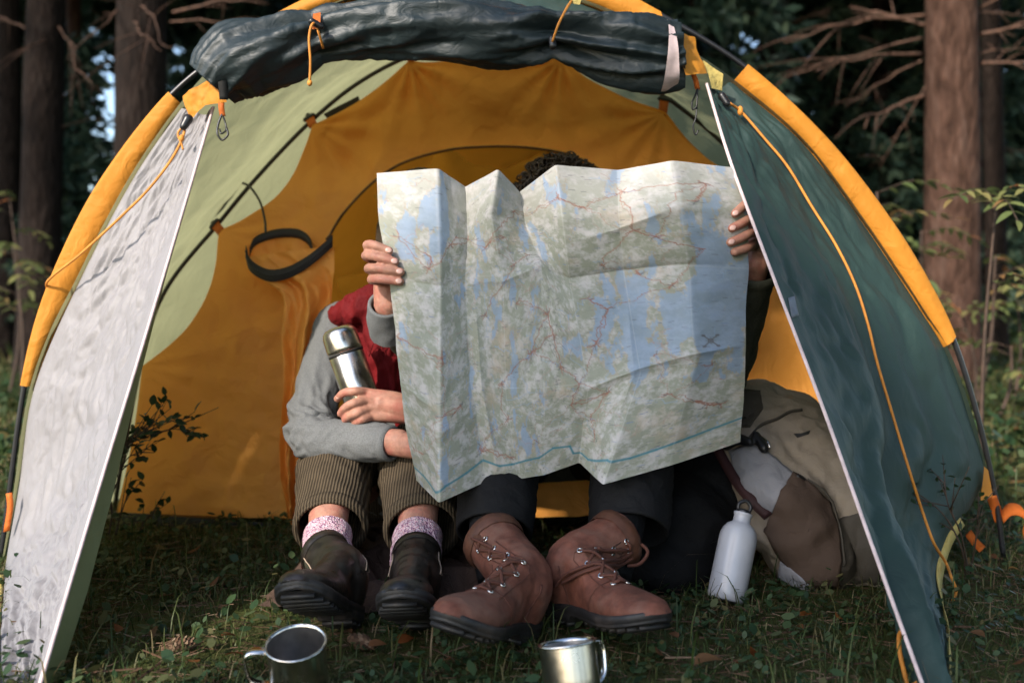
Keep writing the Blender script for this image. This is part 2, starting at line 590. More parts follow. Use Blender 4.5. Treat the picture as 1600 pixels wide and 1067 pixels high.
M['patchgrey'] = plain('grey_patch', (0.13, 0.15, 0.18), 0.6)

def wave_mat(name, col, dark, scale):
    m, nt, out = nmat(name)
    v = coord(nt)
    w = nd(nt, 'TexWave', {'wave_type': 'BANDS', 'bands_direction': 'X', 'wave_profile': 'SIN'}, Vector=v, Scale=scale, Distortion=1.2, Detail=2.0)
    w.inputs['Detail Scale'].default_value = 0.6
    n1 = noise(nt, v, 18, 5, 0.65)
    c = mixc(nt, w.outputs[1], dark, col)
    c = mixc(nt, 0.55, c, ramp(nt, n1, [(0.25, (.3, .3, .3)), (0.75, (1, 1, 1))]), 'MULTIPLY')
    b = bump(nt, w.outputs[1], 0.8, 0.0018)
    p = nd(nt, 'BsdfPrincipled', None, Base_Color=c, Roughness=0.9, Normal=b)
    p.inputs['Specular IOR Level'].default_value = 0.15
    nt.links.new(p.outputs[0], out.inputs[0])
    return m
M['cord_trousers'] = wave_mat('corduroy', (0.115, 0.088, 0.056), (0.03, 0.022, 0.014), 55)

def knit_mat():
    m, nt, out = nmat('speckled_knit')
    v = coord(nt)
    vo = nd(nt, 'TexVoronoi', None, Vector=v, Scale=330.0)
    c = ramp(nt, nd(nt, 'SeparateColor', None, Color=vo.outputs['Color']).outputs[0], [(0.2, (0.5, 0.30, 0.34)), (0.55, (0.62, 0.50, 0.53)), (0.85, (0.26, 0.13, 0.20))])
    b = bump(nt, vo.outputs['Distance'], 0.9, 0.003)
    p = nd(nt, 'BsdfPrincipled', None, Base_Color=c, Roughness=0.95, Normal=b)
    p.inputs['Specular IOR Level'].default_value = 0.1
    nt.links.new(p.outputs[0], out.inputs[0])
    return m
M['sock'] = knit_mat()

def bark_mat(name, a, b_, c_):
    m, nt, out = nmat(name)
    v = coord(nt, (1, 1, 0.35))
    n1 = noise(nt, v, 14, 7, 0.65, dist=0.5)
    vo = nd(nt, 'TexVoronoi', {'feature': 'F1'}, Vector=v, Scale=26.0, Randomness=1.0)
    col = ramp(nt, n1, [(0.28, a), (0.52, b_), (0.75, c_)])
    col = mixc(nt, 0.5, col, ramp(nt, vo.outputs['Distance'], [(0.1, (1, 1, 1)), (0.7, (.35, .33, .33))]), 'MULTIPLY')
    h = mathn(nt, 'SUBTRACT', n1, mathn(nt, 'MULTIPLY', vo.outputs['Distance'], 0.6))
    p = nd(nt, 'BsdfPrincipled', None, Base_Color=col, Roughness=0.9, Normal=bump(nt, h, 0.9, 0.03))
    p.inputs['Specular IOR Level'].default_value = 0.15
    nt.links.new(p.outputs[0], out.inputs[0])
    return m
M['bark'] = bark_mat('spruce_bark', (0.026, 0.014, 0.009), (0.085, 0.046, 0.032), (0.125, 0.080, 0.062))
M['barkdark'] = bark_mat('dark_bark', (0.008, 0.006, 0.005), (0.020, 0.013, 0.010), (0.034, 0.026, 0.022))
M['twig'] = plain('dead_branch', (0.095, 0.050, 0.032), 0.8, var=0.25, vscale=20, bmp=0.5, bscale=80, bdist=0.004)
M['needles'] = leafmat('spruce_needles', [(0.0, (0.030, 0.062, 0.048)), (0.5, (0.060, 0.11, 0.078)), (1.0, (0.10, 0.14, 0.085))], 0.4)
M['shrubleaf'] = leafmat('shrub_leaf', [(0.0, (0.016, 0.035, 0.014)), (0.5, (0.026, 0.055, 0.02)), (1.0, (0.045, 0.07, 0.03))], 0.25, 0.4)
M['blockerleaf'] = leafmat('blocker_leaf', [(0.0, (0.04, 0.07, 0.015)), (0.6, (0.08, 0.10, 0.02)), (1.0, (0.16, 0.13, 0.03))], 0.3)  # leaves of the added sun blocker only
M['rowanleaf'] = leafmat('rowan_leaf', [(0.0, (0.10, 0.15, 0.05)), (0.5, (0.20, 0.24, 0.08)), (0.85, (0.30, 0.27, 0.10)), (1.0, (0.32, 0.12, 0.05))], 0.4)
M['stem'] = plain('brown_stem', (0.06, 0.035, 0.022), 0.7, var=0.2)
M['grass'] = leafmat('grass_blades', [(0.0, (0.035, 0.065, 0.018)), (0.45, (0.070, 0.11, 0.028)), (0.75, (0.13, 0.155, 0.05)), (0.92, (0.26, 0.21, 0.10)), (1.0, (0.20, 0.13, 0.07))], 0.35)
M['cover'] = leafmat('ground_cover', [(0.0, (0.022, 0.050, 0.020)), (0.5, (0.045, 0.088, 0.034)), (0.85, (0.085, 0.12, 0.05)), (1.0, (0.16, 0.13, 0.05))], 0.25, 0.45)
M['litter'] = leafmat('litter', [(0.0, (0.05, 0.026, 0.014)), (0.5, (0.12, 0.065, 0.035)), (0.8, (0.20, 0.12, 0.07)), (1.0, (0.28, 0.20, 0.13))], 0.1, 0.8)
M['fallen'] = leafmat('fallen_leaf', [(0.0, (0.16, 0.045, 0.012)), (0.35, (0.24, 0.085, 0.02)), (0.7, (0.14, 0.065, 0.03)), (1.0, (0.26, 0.15, 0.04))], 0.3, 0.6)

def ground_mat():
    m, nt, out = nmat('forest_floor')
    v = coord(nt)
    n1 = noise(nt, v, 2.2, 8, 0.65)
    n2 = noise(nt, v, 60, 5, 0.7)
    n3 = noise(nt, v, 0.5, 4, 0.6)
    c = ramp(nt, n1, [(0.30, (0.030, 0.022, 0.014)), (0.46, (0.048, 0.058, 0.018)), (0.62, (0.075, 0.085, 0.025)), (0.78, (0.10, 0.068, 0.036))])
    c = mixc(nt, ramp(nt, n2, [(0.5, (0, 0, 0)), (0.72, (.8, .8, .8))]), c, (0.11, 0.075, 0.04))
    c = mixc(nt, ramp(nt, n3, [(0.45, (0, 0, 0)), (0.6, (.6, .6, .6))]), c, (0.085, 0.085, 0.03))
    p = nd(nt, 'BsdfPrincipled', None, Base_Color=c, Roughness=0.95, Normal=bump(nt, n2, 0.8, 0.02))
    p.inputs['Specular IOR Level'].default_value = 0.1
    nt.links.new(p.outputs[0], out.inputs[0])
    return m
M['ground'] = ground_mat()

def paper_mat():
    m, nt, out = nmat('printed_paper')
    a = nd(nt, 'Attribute', {'attribute_name': 'print'})
    v = coord(nt)
    r1 = noise(nt, v, 16, 4, 0.5, 'RIDGED_MULTIFRACTAL', 0.3)
    r2 = noise(nt, v, 45, 4, 0.6)
    b = bump(nt, mathn(nt, 'ADD', r1, r2), 0.10, 0.005)
    p = nd(nt, 'BsdfPrincipled', None, Base_Color=a.outputs['Color'], Roughness=0.45, Normal=b)
    p.inputs['Specular IOR Level'].default_value = 0.35
    t = nd(nt, 'BsdfTranslucent', None, Color=a.outputs['Color'], Normal=b)
    nt.links.new(nd(nt, 'MixShader', None, Fac=0.12, i1=p.outputs[0], i2=t.outputs[0]).outputs[0], out.inputs[0])
    return m
M['paper'] = paper_mat()
# ------------------------------------------------------------------ ground
def gz(x, y):
    x = np.asarray(x, float); y = np.asarray(y, float)
    r = np.hypot(x, y - 1.8)
    p = np.stack([x, y, np.zeros_like(x)], -1)
    far = np.clip((r - 3) / 8, 0, 1)
    return 0.012 * fbm(p * 6 + 5.1, 3) + far * 0.22 * fbm(p * 0.25 + 9.2, 3) - 0.004

k = np.linspace(-1, 1, 241)
ax = np.sinh(k * 5.2) / math.sinh(5.2) * 220
gx, gy = np.meshgrid(ax, ax + 1.8)
G = np.stack([gx, gy, gz(gx, gy)], -1)
ground = obj('ground', grid(G), M['ground'])
tag(ground, 'mossy forest floor with soil and needle litter', None, None, 'structure')

# ------------------------------------------------------------------ forest
def trunk_mesh(h, r, seed, lean=(0, 0), n=18):
    z = np.concatenate([np.linspace(-0.15, 0.6, 6), np.linspace(0.9, h, 22)])
    rr = r * (1 - 0.75 * np.clip(z / h, 0, 1)) * (1 + 0.55 * np.exp(-np.clip(z + .1, 0, 9) * 5))
    p = np.stack([lean[0] * z + 0.03 * np.sin(z * .9 + seed), lean[1] * z + 0.03 * np.cos(z * .7 + seed), z], -1)
    V, fs = tube(p, rr, n, caps=False)
    Vc = V.copy(); Vc[:, 2] *= .3
    V = V + np.concatenate([np.ones((len(V), 2)), np.zeros((len(V), 1))], 1) * (r * .10 * fbm(Vc * 9 + seed, 3))[:, None]
    return V, fs

def spray(p, d, size, n, up=0.0):
    """n needle-twig blades around point(s) p, pointing about d"""
    m = len(p)
    q = np.repeat(p, n, 0)
    dd = np.repeat(d, n, 0) + rng.normal(0, .55, (m * n, 3))
    dd[:, 2] -= .25
    dd /= np.linalg.norm(dd, axis=1, keepdims=True)
    w = np.cross(dd, rng.normal(size=dd.shape))
    w /= np.linalg.norm(w, axis=1, keepdims=True)
    L = size * rng.uniform(.6, 1.4, (m * n, 1))
    W = L * .14
    q = q + rng.normal(0, size * .22, q.shape)
    V = np.stack([q, q + dd * L * .5 + w * W, q + dd * L, q + dd * L * .5 - w * W], 1).reshape(-1, 3)
    f = np.arange(len(V)).reshape(-1, 4)
    return V, [f]

def spruce_crown(z0, z1, rad, whorls, seed, size, per, nb=9, droop=.35):
    P_, D_ = [], []
    sticks = []
    r_ = np.random.default_rng(seed)
    for z in np.linspace(z0, z1, whorls):
        t = (z - z0) / max(z1 - z0, 1e-6)
        for a in r_.uniform(0, 2 * math.pi, nb):
            L = rad * (1 - t) ** .8 * r_.uniform(.55, 1.15) + .15
            s = np.linspace(.15, 1, max(4, int(L / (size * .55))))
            h = z + r_.uniform(-.2, .2) * (z1 - z0) / whorls
            pt = np.stack([np.cos(a) * s * L, np.sin(a) * s * L, h - droop * L * s ** 1.5 + .12 * L * s ** 3], -1)
            side = np.array([-math.sin(a), math.cos(a), 0])
            P_.append(pt); D_.append(np.repeat([[math.cos(a), math.sin(a), -.25]], len(pt), 0))
            for sg in (-1, 1):
                off = (1 - s)[:, None] * .35 * L * r_.uniform(.3, 1, (len(s), 1))
                P_.append(pt + sg * side * off - [0, 0, .05]); D_.append(np.repeat([[math.cos(a), math.sin(a), -.3]], len(pt), 0) * .6 + sg * side * .7)
            sticks.append(tube(np.concatenate([[[0, 0, h]], pt[::2]]), np.linspace(.018, .004, len(pt[::2]) + 1), 4, caps=False))
    V, f = spray(np.concatenate(P_), np.concatenate(D_), size, per)
    return (V, f), join(*sticks)

def two_mat(name, crown, st):
    n0 = sum(len(f) for f in crown[1])
    V, fs = join(crown, st)
    me = fmesh(name, V, fs, False)
    me.materials.append(M['needles']); me.materials.append(M['barkdark'])
    me.polygons.foreach_set('material_index', np.concatenate([np.zeros(n0, np.int32), np.ones(len(me.polygons) - n0, np.int32)]))
    return me
young = []
for sd in range(3):
    h = [4.8, 6.2, 7.4][sd]
    crown, st = spruce_crown(.25, h, [1.25, 1.5, 1.7][sd], [17, 20, 22][sd], 20 + sd, .22, 3)
    cm = two_mat('young_crown', crown, st)
    tv = trunk_mesh(h, .07, sd, n=10)
    tm = fmesh('young_trunk', *tv); tm.materials.append(M['barkdark'])
    young.append((cm, tm))
tall = []
for sd in range(2):
    crown, st = spruce_crown([6.5, 5.6][sd], 17, 2.6, 22, 40 + sd, .45, 3, 8)
    tall.append((two_mat('tall_crown', crown, st),))

def young_spruce(x, y, v, sc, rot, label, group):
    o = thing('young_spruce', (x, y, float(gz(x, y))), label, 'tree', group)
    mw = WM[o.name] @ Matrix.Rotation(rot, 4, 'Z') @ Matrix.Scale(sc, 4)
    ob('trunk', young[v][1], None, o, mw)
    ob('crown', young[v][0], None, o, mw)
    return o

def dead_branch(parent, base, d, L, r, seed, mat, droop=.15, twigs=3):
    base = np.array(base, float); d = np.array(d, float); d /= np.linalg.norm(d)
    s = np.linspace(0, 1, 14)[:, None]
    wob = np.stack([fbm(np.stack([s[:, 0] * 3 + seed, s[:, 0] * 0 + q, s[:, 0] * 0], -1), 3) for q in (1.3, 5.7, 9.1)], -1)
    p = base + d * L * s + np.array([0, 0, -droop * L]) * s ** 2 + wob * L * .14 * s
    r = r * .55
    parts = [tube(p, r * (1 - .8 * s[:, 0]), 6)]
    r_ = np.random.default_rng(int(seed * 10) + 1)
    for q in range(twigs + 2):
        i = r_.integers(4, 12)
        dd = d + r_.normal(0, .6, 3)
        l = L * r_.uniform(.15, .4)
        t = np.linspace(0, 1, 6)[:, None]
        parts.append(tube(p[i] + dd * l * t + np.array([0, 0, -.25 * l]) * t ** 2, r * .4 * (1 - .8 * t[:, 0]), 4))
    return obj('branch', join(*parts), mat, parent)

def big_tree(px_base, Y, width_px, mat, label, branches, lean=0.0, crown=0, seed=1, bmat=None, name='spruce_tree'):
    x = (px_base - 800) * Y / F
    r = width_px * Y / F / 2
    z0 = float(gz(x, Y))
    o = thing(name, (x, Y, z0), label, 'tree')
    V, fs = trunk_mesh(16, r, seed, (lean, 0))
    obj('trunk', (V + np.array([x, Y, z0]), fs), mat, o)
    mw = WM[o.name] @ Matrix.Rotation(seed * 1.3, 4, 'Z')
    if crown is not None:
        ob('crown', tall[crown][0], None, o, mw)
    for i, (bx, by, tx, ty, dY, rad) in enumerate(branches):      # from (bx,by) to (tx,ty) in the photo, dY nearer or farther at the tip
        a = np.array(P(bx, by, Y)); b = np.array(P(tx, ty, Y + dY))
        dead_branch(o, a, b - a + [0, 0, .08], np.linalg.norm(b - a), rad, seed * 3 + i * 1.7, bmat or M['twig'], .1, 3)
    return o

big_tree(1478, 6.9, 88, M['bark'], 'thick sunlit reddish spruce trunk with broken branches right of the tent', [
    (1450, 25, 1230, 55, -.3, .028), (1445, 40, 1320, 15, .2, .03), (1440, 85, 1290, 100, -.4, .024), (1445, 150, 1345, 195, -.5, .030),
    (1440, 95, 1330, 165, .3, .015), (1530, 55, 1610, 52, -.2, .03), (1530, 100, 1612, 112, -.3, .03), (1530, 85, 1610, 80, .2, .02),
    (1525, 20, 1605, 35, .2, .02), (1450, 130, 1380, 260, .3, .012), (1528, 15, 1602, -8, -.3, .018), (1440, 60, 1190, 130, .4, .016)], lean=0.012, crown=0, seed=1)
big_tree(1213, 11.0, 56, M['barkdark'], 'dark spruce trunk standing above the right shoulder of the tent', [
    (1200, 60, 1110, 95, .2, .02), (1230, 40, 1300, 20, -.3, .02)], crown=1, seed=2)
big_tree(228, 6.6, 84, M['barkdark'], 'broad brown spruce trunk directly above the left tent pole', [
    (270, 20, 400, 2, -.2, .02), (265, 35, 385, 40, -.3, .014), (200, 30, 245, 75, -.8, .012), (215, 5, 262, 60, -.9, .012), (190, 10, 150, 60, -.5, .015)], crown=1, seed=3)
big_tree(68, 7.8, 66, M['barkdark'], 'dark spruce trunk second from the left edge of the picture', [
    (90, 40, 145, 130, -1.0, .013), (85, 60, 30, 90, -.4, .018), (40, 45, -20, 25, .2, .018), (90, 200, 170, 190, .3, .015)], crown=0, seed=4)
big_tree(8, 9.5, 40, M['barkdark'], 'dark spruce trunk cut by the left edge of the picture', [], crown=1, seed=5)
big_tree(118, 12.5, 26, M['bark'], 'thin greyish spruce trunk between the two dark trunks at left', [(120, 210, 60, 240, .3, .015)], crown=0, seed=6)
big_tree(1376, 13.0, 28, M['barkdark'], 'thin dark trunk left of the sunlit reddish trunk', [(1376, 120, 1310, 160, .2, .015)], crown=1, seed=7)
big_tree(1552, 9.0, 34, M['barkdark'], 'slim dark trunk just right of the sunlit reddish trunk', [(1552, 230, 1620, 250, .2, .015)], crown=0, seed=8)
for i, (px_, Y_, w_) in enumerate([(185, 17, 22), (38, 15, 24), (300, 19, 24), (395, 16, 20), (1130, 18, 20), (1290, 16, 20), (1440, 19, 20), (1590, 15, 24), (520, 21, 22), (1050, 22, 22)]):
    o = big_tree(px_, Y_, w_, M['barkdark'], 'slim dark spruce trunk deep in the blurred forest', [], crown=i % 2, seed=11 + i)
    o['group'] = 'slim trunks deep in the forest'
# the same forest goes on round the clearing, outside the picture
for i, (x_, y_) in enumerate([(5.5, 2.0), (6.5, -2.5), (8.5, 5.5), (-8.0, 7.5), (-7.0, 11), (10, 1), (7, -7), (12, 8), (-9, 4.0), (3.2, -9.5), (5.2, -5.0)]):
    o = thing('spruce_tree', (x_, y_, float(gz(x_, y_))), 'tall spruce of the forest around the clearing, outside the picture', 'tree', 'forest outside the picture')
    V, fs = trunk_mesh(16, .2, 30 + i)
    obj('trunk', (V + np.array([x_, y_, float(gz(x_, y_))]), fs), M['barkdark'], o)
    mw = WM[o.name] @ Matrix.Rotation(i * 1.1, 4, 'Z')
    ob('crown', tall[i % 2][0], None, o, mw)

rr_ = np.random.default_rng(5)
spots = []
for Y_ in (10.5, 12.5, 15, 18, 21.5, 25, 30):
    w_ = 800 * Y_ / F * 1.25
    step = 2.1 + .02 * Y_
    for x_ in np.arange(-w_, w_, step):
        px_ = x_ / Y_ * F + 800
        if 420 < px_ < 1000 and Y_ < 14: continue                 # behind the tent
        gap = 70 < px_ < 200 or 1020 < px_ < 1160      # gaps where the sky shows through
        spots.append((x_ + rr_.uniform(-.7, .7), Y_ + rr_.uniform(-1, 1), gap))
for i, (x_, y_, gap) in enumerate(spots):
    sc_ = rr_.uniform(.8, 1.25) * (.55 + .014 * (y_ - 10) if gap else 1)
    if math.hypot(x_ - 4.3, y_ - 9.5) < 1.5: continue
    young_spruce(x_, y_, int(rr_.integers(0, 3)), sc_, rr_.uniform(0, 6), 'dark young spruce in the blurred forest behind the tent', 'young spruces behind the tent')

# added unseen leafy blocker: lobes shaped to shade map, boots, ground and inner wall
hx, hy = Vector((SUN.x, SUN.y)).normalized()
E1 = np.array([-hy, hx, 0]) * -1 if -hy < 0 else np.array([-hy, hx, 0])
Hs = np.array([hx, hy, 0])
tanel = SUN.z / math.hypot(SUN.x, SUN.y)
def leaf_blocker(s0, lobes, n, size, label, seed):
    r_ = np.random.default_rng(seed)
    pts = []
    for (e, h, re_, rh) in lobes:
        m = int(n * re_ * rh)
        d = r_.normal(size=(m, 3)); d /= np.linalg.norm(d, axis=1, keepdims=True)
        d *= r_.uniform(.0, 1, (m, 1)) ** (1 / 3)
        c = Hs * s0 + E1 * e + np.array([0, 0, h + s0 * tanel])
        pts.append(c + E1 * (d[:, :1] * re_) + Hs * (d[:, 1:2] * min(re_, .35)) + np.array([0, 0, 1]) * (d[:, 2:] * rh))
    p = np.concatenate(pts)
    m = len(p)
    a = r_.normal(size=(m, 3)); a /= np.linalg.norm(a, axis=1, keepdims=True)
    b = np.cross(a, r_.normal(size=(m, 3))); b /= np.linalg.norm(b, axis=1, keepdims=True)
    L = size * r_.uniform(.6, 1.3, (m, 1))
    V = np.stack([p, p + a * L * .5 + b * L * .3, p + a * L, p + a * L * .5 - b * L * .3], 1).reshape(-1, 3)
    base = Hs * s0 + E1 * lobes[0][0]
    base[2] = float(gz(base[0], base[1]))
    o = thing('sun_blocker', base, label, 'tree')
    tr = [tube(catmull([base - [0, 0, .1], base + [0.02, 0, .8], base + [0, .03, 1.5], Hs * s0 + E1 * lobes[0][0] + [0, 0, lobes[0][1] + s0 * tanel]], 20), np.linspace(.03, .012, 20), 8)]
    for (e, h, re_, rh) in lobes[1:]:
        tr.append(tube(catmull([base + [0, 0, .9], base * .5 + (Hs * s0 + E1 * e) * .5 + [0, 0, (1.0 + h + s0 * tanel) / 2], Hs * s0 + E1 * e + [0, 0, h + s0 * tanel]], 14), np.linspace(.018, .006, 14), 6))
    obj('trunk', join(*tr), M['barkdark'], o)
    obj('crown', (V, [np.arange(len(V)).reshape(-1, 4)]), M['blockerleaf'], o, False)
    return o
leaf_blocker(2.6, [(-.65, 1.22, .34, .50), (-.98, 1.16, .29, .38), (-.88, .72, .36, .26), (-.40, .90, .34, .50), (-1.02, 1.93, .16, .16)], 42000, .05, 'added leafy sun blocker left of the camera, outside the picture', 3)
# ------------------------------------------------------------------ tent
tent = thing('tent', (0, 2.1, 0), 'yellow and dark green dome tent with its front door rolled up', 'tent')

YA = 2.05
def withY(px, Y): return [(a, b, Y) for a, b in px]
pole_px = [(2, 869), (12, 790), (37, 610), (62, 500), (98, 405), (158, 290), (265, 151), (345, 85), (440, 24), (540, -22), (640, -52), (725, -62), (810, -55), (900, -32), (975, -6), (1038, 27), (1100, 62), (1168, 108), (1290, 222), (1390, 350), (1450, 448), (1490, 532), (1530, 660), (1556, 780), (1568, 869)]
pole_c = catmull(PV(withY(pole_px, YA)), 240)
obj('pole', tube(pole_c, .0055, 10), M['pole'], tent)
seam_px = [(12, 866), (28, 770), (52, 612), (84, 520), (124, 440), (165, 358), (215, 268), (283, 170), (340, 105), (400, 62), (480, 26), (560, -2), (640, -22), (725, -30), (810, -24), (890, -2), (970, 28), (1040, 62), (1100, 98), (1145, 130), (1252, 222), (1350, 352), (1438, 485), (1475, 545), (1518, 665), (1540, 760), (1552, 866)]
seam_c = catmull(PV(withY(seam_px, YA + .005)), 300)

def px_of(V):
    V = np.asarray(V)
    return 800 + V[..., 0] / V[..., 1] * F, HY - (V[..., 2] - H) / V[..., 1] * F

def sub_curve(c, a, b, n):
    """part of a curve between the points nearest to pixels a and b"""
    x, y = px_of(c)
    i = np.argmin((x - a[0]) ** 2 + (y - a[1]) ** 2)
    j = np.argmin((x - b[0]) ** 2 + (y - b[1]) ** 2)
    s = c[i:j + 1] if i < j else c[j:i + 1][::-1]
    return resample(s, n)

def sleeve(a0, b0, a1, b1, nm):
    po = sub_curve(pole_c, a0, b0, 90)
    se = sub_curve(seam_c, a1, b1, 90)
    d = po - se
    d = d / np.linalg.norm(d, axis=1, keepdims=True)
    rows = [se + [0, .004, 0]]
    for t in (.2, .45, .7, .88):
        q = se * (1 - t) + po * t
        rows.append(q + np.array([0, -.012 * math.sin(t * 2.6), 0]))
    for a in (-80, -45, 0, 45, 90, 130):     # round the pole
        rows.append(po + d * (.0085 * math.cos(R(a))) * 1.0 + np.array([0, .0085 * math.sin(R(a)), 0]))
    rows.append(se + np.array([0, .012, 0]))
    G = np.array(rows)
    G = G + gnormals(G) * (.0042 * ridge(G * 9 + 3, 2) * np.array([0, 1, 1, 1, .6, .2, 0, 0, 0, 0, .2, 0])[:, None])[..., None]
    o = obj('pole_sleeve', grid(G), M['sleeve'], tent)
    return o
sleeve((265, 151), (37, 606), (283, 168), (54, 608), 'l')
sleeve((372, 66), (1036, 25), (372, 80), (1040, 62), 't')
sleeve((1168, 106), (1490, 533), (1145, 130), (1475, 545), 'r')

# rear pole and fly sheet
main_px = [(178, 800), (196, 690), (250, 470), (345, 345), (410, 268), (490, 186), (560, 130), (640, 88), (720, 66), (790, 60), (870, 66), (950, 95), (1035, 148), (1130, 225), (1220, 330), (1300, 450), (1370, 620), (1404, 800)]
YM = 2.62
main_c = catmull(PV(withY(main_px, YM)), 240)
main_in = main_c.copy()
obj('pole', tube(main_c, .0055, 10), M['pole'], tent)
n = 200
A = resample(seam_c, n); B = resample(main_c * [1.012, 1, 1.012] + [0, .02, .004], n)
rows = []
for t in np.linspace(0, 1, 40):
    sag = math.sin(t * math.pi) * .05
    q = A * (1 - t) + B * t
    cen = np.array([0, 0, .3])
    d = (cen - q) * [1, 0, 1]
    d /= np.linalg.norm(d, axis=1, keepdims=True)
    rows.append(q + d * sag * np.sin(np.linspace(0, math.pi, n))[:, None])
for t in np.linspace(0, 1, 30)[1:]:
    sc = math.cos(t * 1.25) ** .8
    q = B * [sc, 1, sc] + [0, t * 1.9, 0]
    rows.append(q)
Gf = np.array(rows)
ft_ = np.clip(np.arange(Gf.shape[0]) / 6, 0, 1)[:, None]
Gf = Gf + gnormals(Gf) * (ft_ * (.012 * fbm(Gf * 5, 3) + .006 * ridge(Gf * 11, 2) + .008 * crumple(np.repeat(np.linspace(0, 6, n)[None], Gf.shape[0], 0), np.repeat(np.linspace(0, 2.6, Gf.shape[0])[:, None], n, 1), 260, 15, .8)))[..., None]
Gf[0] += (Gf[0] - np.array([0, 2.05, .35])) * np.array([.004, 0, .004]) + [0, -.012, 0]
Gf[..., 2] = np.maximum(Gf[..., 2], .01)
ff = gfaces(Gf.shape[0], n)
qx, qy = px_of(Gf.reshape(-1, 3)[ff].mean(1))
fly = obj('fly_sheet', (Gf.reshape(-1, 3), [ff[~((qx > 1470) & (qy > 742))]]), M['fly'], tent)
# brow of the front door between the arch and the rolled door
roll_px = [(332, 132), (350, 112), (385, 92), (440, 78), (498, 62), (560, 50), (640, 48), (720, 50), (800, 56), (868, 54), (930, 70), (990, 82), (1040, 90), (1064, 88)]
roll_c = catmull(PV(withY(roll_px, 1.95)), 260)
top_seam = sub_curve(seam_c, (300, 148), (1145, 130), 120)
rb = resample(roll_c, 120) + [0, .03, .02]
G = np.array([top_seam * (1 - t) + rb * t + [0, -.02 * math.sin(t * 3.1), 0] for t in np.linspace(0, 1, 14)])
G = G + gnormals(G) * (.006 * ridge(G * 12, 2))[..., None]
obj('door_brow', grid(G), M['flap_teal'], tent)

# rolled-up door
s = np.linspace(0, 1, 260)
x_, _ = px_of(roll_c)
rad_px = np.interp(x_, [325, 345, 375, 430, 470, 498, 530, 580, 650, 720, 800, 845, 866, 900, 950, 1000, 1040, 1070], [30, 44, 55, 52, 44, 30, 36, 38, 44, 45, 40, 34, 25, 36, 46, 48, 42, 36])
rad = rad_px * 1.95 / F
t_, N_, B_ = frames(roll_c)
na = 96
a = np.arange(na) * 2 * math.pi / na
dirs = np.cos(a)[None, :, None] * N_[:, None] + np.sin(a)[None, :, None] * B_[:, None]
base = roll_c[:, None] + dirs * rad[:, None, None]
tie = np.minimum(np.abs(x_ - 498), np.abs(x_ - 866)) / 60
tw = a[None, :] + s[:, None] * 2.2
pleat = np.clip(1.4 - tie, 0, 1)[:, None] * .010 * np.sin(tw * 7)
spiral = .006 * np.sin(tw * 2 + 2 * fbm(base * 5, 2))
aw = np.stack([np.cos(tw) * 1.25 + 5, np.sin(tw) * 1.25, base[..., 0] * 3.0], -1)
cr = .020 * ridge(aw, 1) + .006 * ridge(aw * np.array([1.8, 1.8, 1.6]) + 3, 1) + .005 * crumple(base[..., 0] * 9, np.repeat((a / 6.283 * 3.2)[None], 260, 0), 220, 21, .8)
V = base + dirs * (pleat + spiral + cr - .008)[..., None]
V = V.reshape(-1, 3)
m0 = len(V)
V = np.concatenate([V, roll_c[:1], roll_c[-1:]])
i = np.arange(na); j = (i + 1) % na; L = (260 - 1) * na
rd = obj('rolled_door', (V, [gfaces(260, na, True), np.concatenate([np.stack([j, i, np.full(na, m0)], -1), np.stack([L + i, L + j, np.full(na, m0 + 1)], -1)])]), M['roll'], tent)
rd['label'] = 'dark glossy door rolled up and tied under the front arch'
roll_b = bvh_of((V, [gfaces(260, na, True)]))

def on_roll(px, lift=.004): return [tuple(hit(roll_b, a, b, lift, 1.93)) for a, b in px]
# ties of the rolled door
t1 = thing_cord = None
obj('tie_cord', join(tube(catmull([tuple(P(496, 34, 1.88)), tuple(P(487, 40, 1.86)), tuple(P(483, 60, 1.86)), tuple(P(485, 95, 1.865)), tuple(P(484, 128, 1.87))], 20), .0026, 6),
                     tube(catmull([tuple(P(495, 42, 1.88)), tuple(P(500, 58, 1.88)), tuple(P(505, 76, 1.9))], 8), .0026, 6),
                     ell(P(484, 130, 1.87), (.005, .005, .006))), M['cord'], rd)
obj('toggle', blob([cap([P(487, 34, 1.87), P(502, 42, 1.875)], [.007, .006])], .002, 2), M['plastic'], rd)
obj('tie_tab', quadcloth(P(489, 22, 1.885), P(501, 20, 1.89), P(500, 46, 1.88), P(488, 46, 1.88), 6, 8, .002), M['orange_tab'], rd)
obj('tie_cord', tube(catmull([tuple(P(893, 2, 1.9)), tuple(P(884, 16, 1.875)), tuple(P(872, 40, 1.87)), tuple(P(863, 66, 1.88))], 20), .0026, 6), M['cord'], rd)
obj('toggle', blob([cap([P(862, 60, 1.885), P(864, 72, 1.885)], [.006, .008])], .002, 2), M['plastic'], rd)
obj('tie_tab', quadcloth(P(890, -6, 1.9), P(910, -6, 1.9), P(906, 8, 1.9), P(892, 6, 1.9), 6, 8, .002), M['buff'], rd)
# right end: zip tape band and yellow end piece
def end_band(x0, x1, rscale, mat, nm):
    q = resample(sub_curve(roll_c, (x0, 90), (x1, 90), 10), 10)
    r_ = np.interp(px_of(q)[0], x_, rad) * rscale
    v, f = tube(q, r_, 40, caps=False)
    v = v + (v - np.repeat(q, 40, 0)) * (.12 * fbm(v * 22, 2))[:, None]
    return obj(nm, (v, f), mat, rd)
end_band(1036, 1052, 1.3, M['piping'], 'zip_tape')
obj('end_panel', quadcloth(P(1052, 50, 1.93), P(1086, 58, 1.96), P(1103, 116, 1.96), P(1072, 118, 1.91), 24, 24, .01, 20), M['sleeve'], rd)
obj('end_panel', quadcloth(P(1098, 95, 1.97), P(1130, 116, 1.98), P(1128, 142, 1.98), P(1112, 138, 1.96), 18, 18, .008, 20), M['buff'], tent)
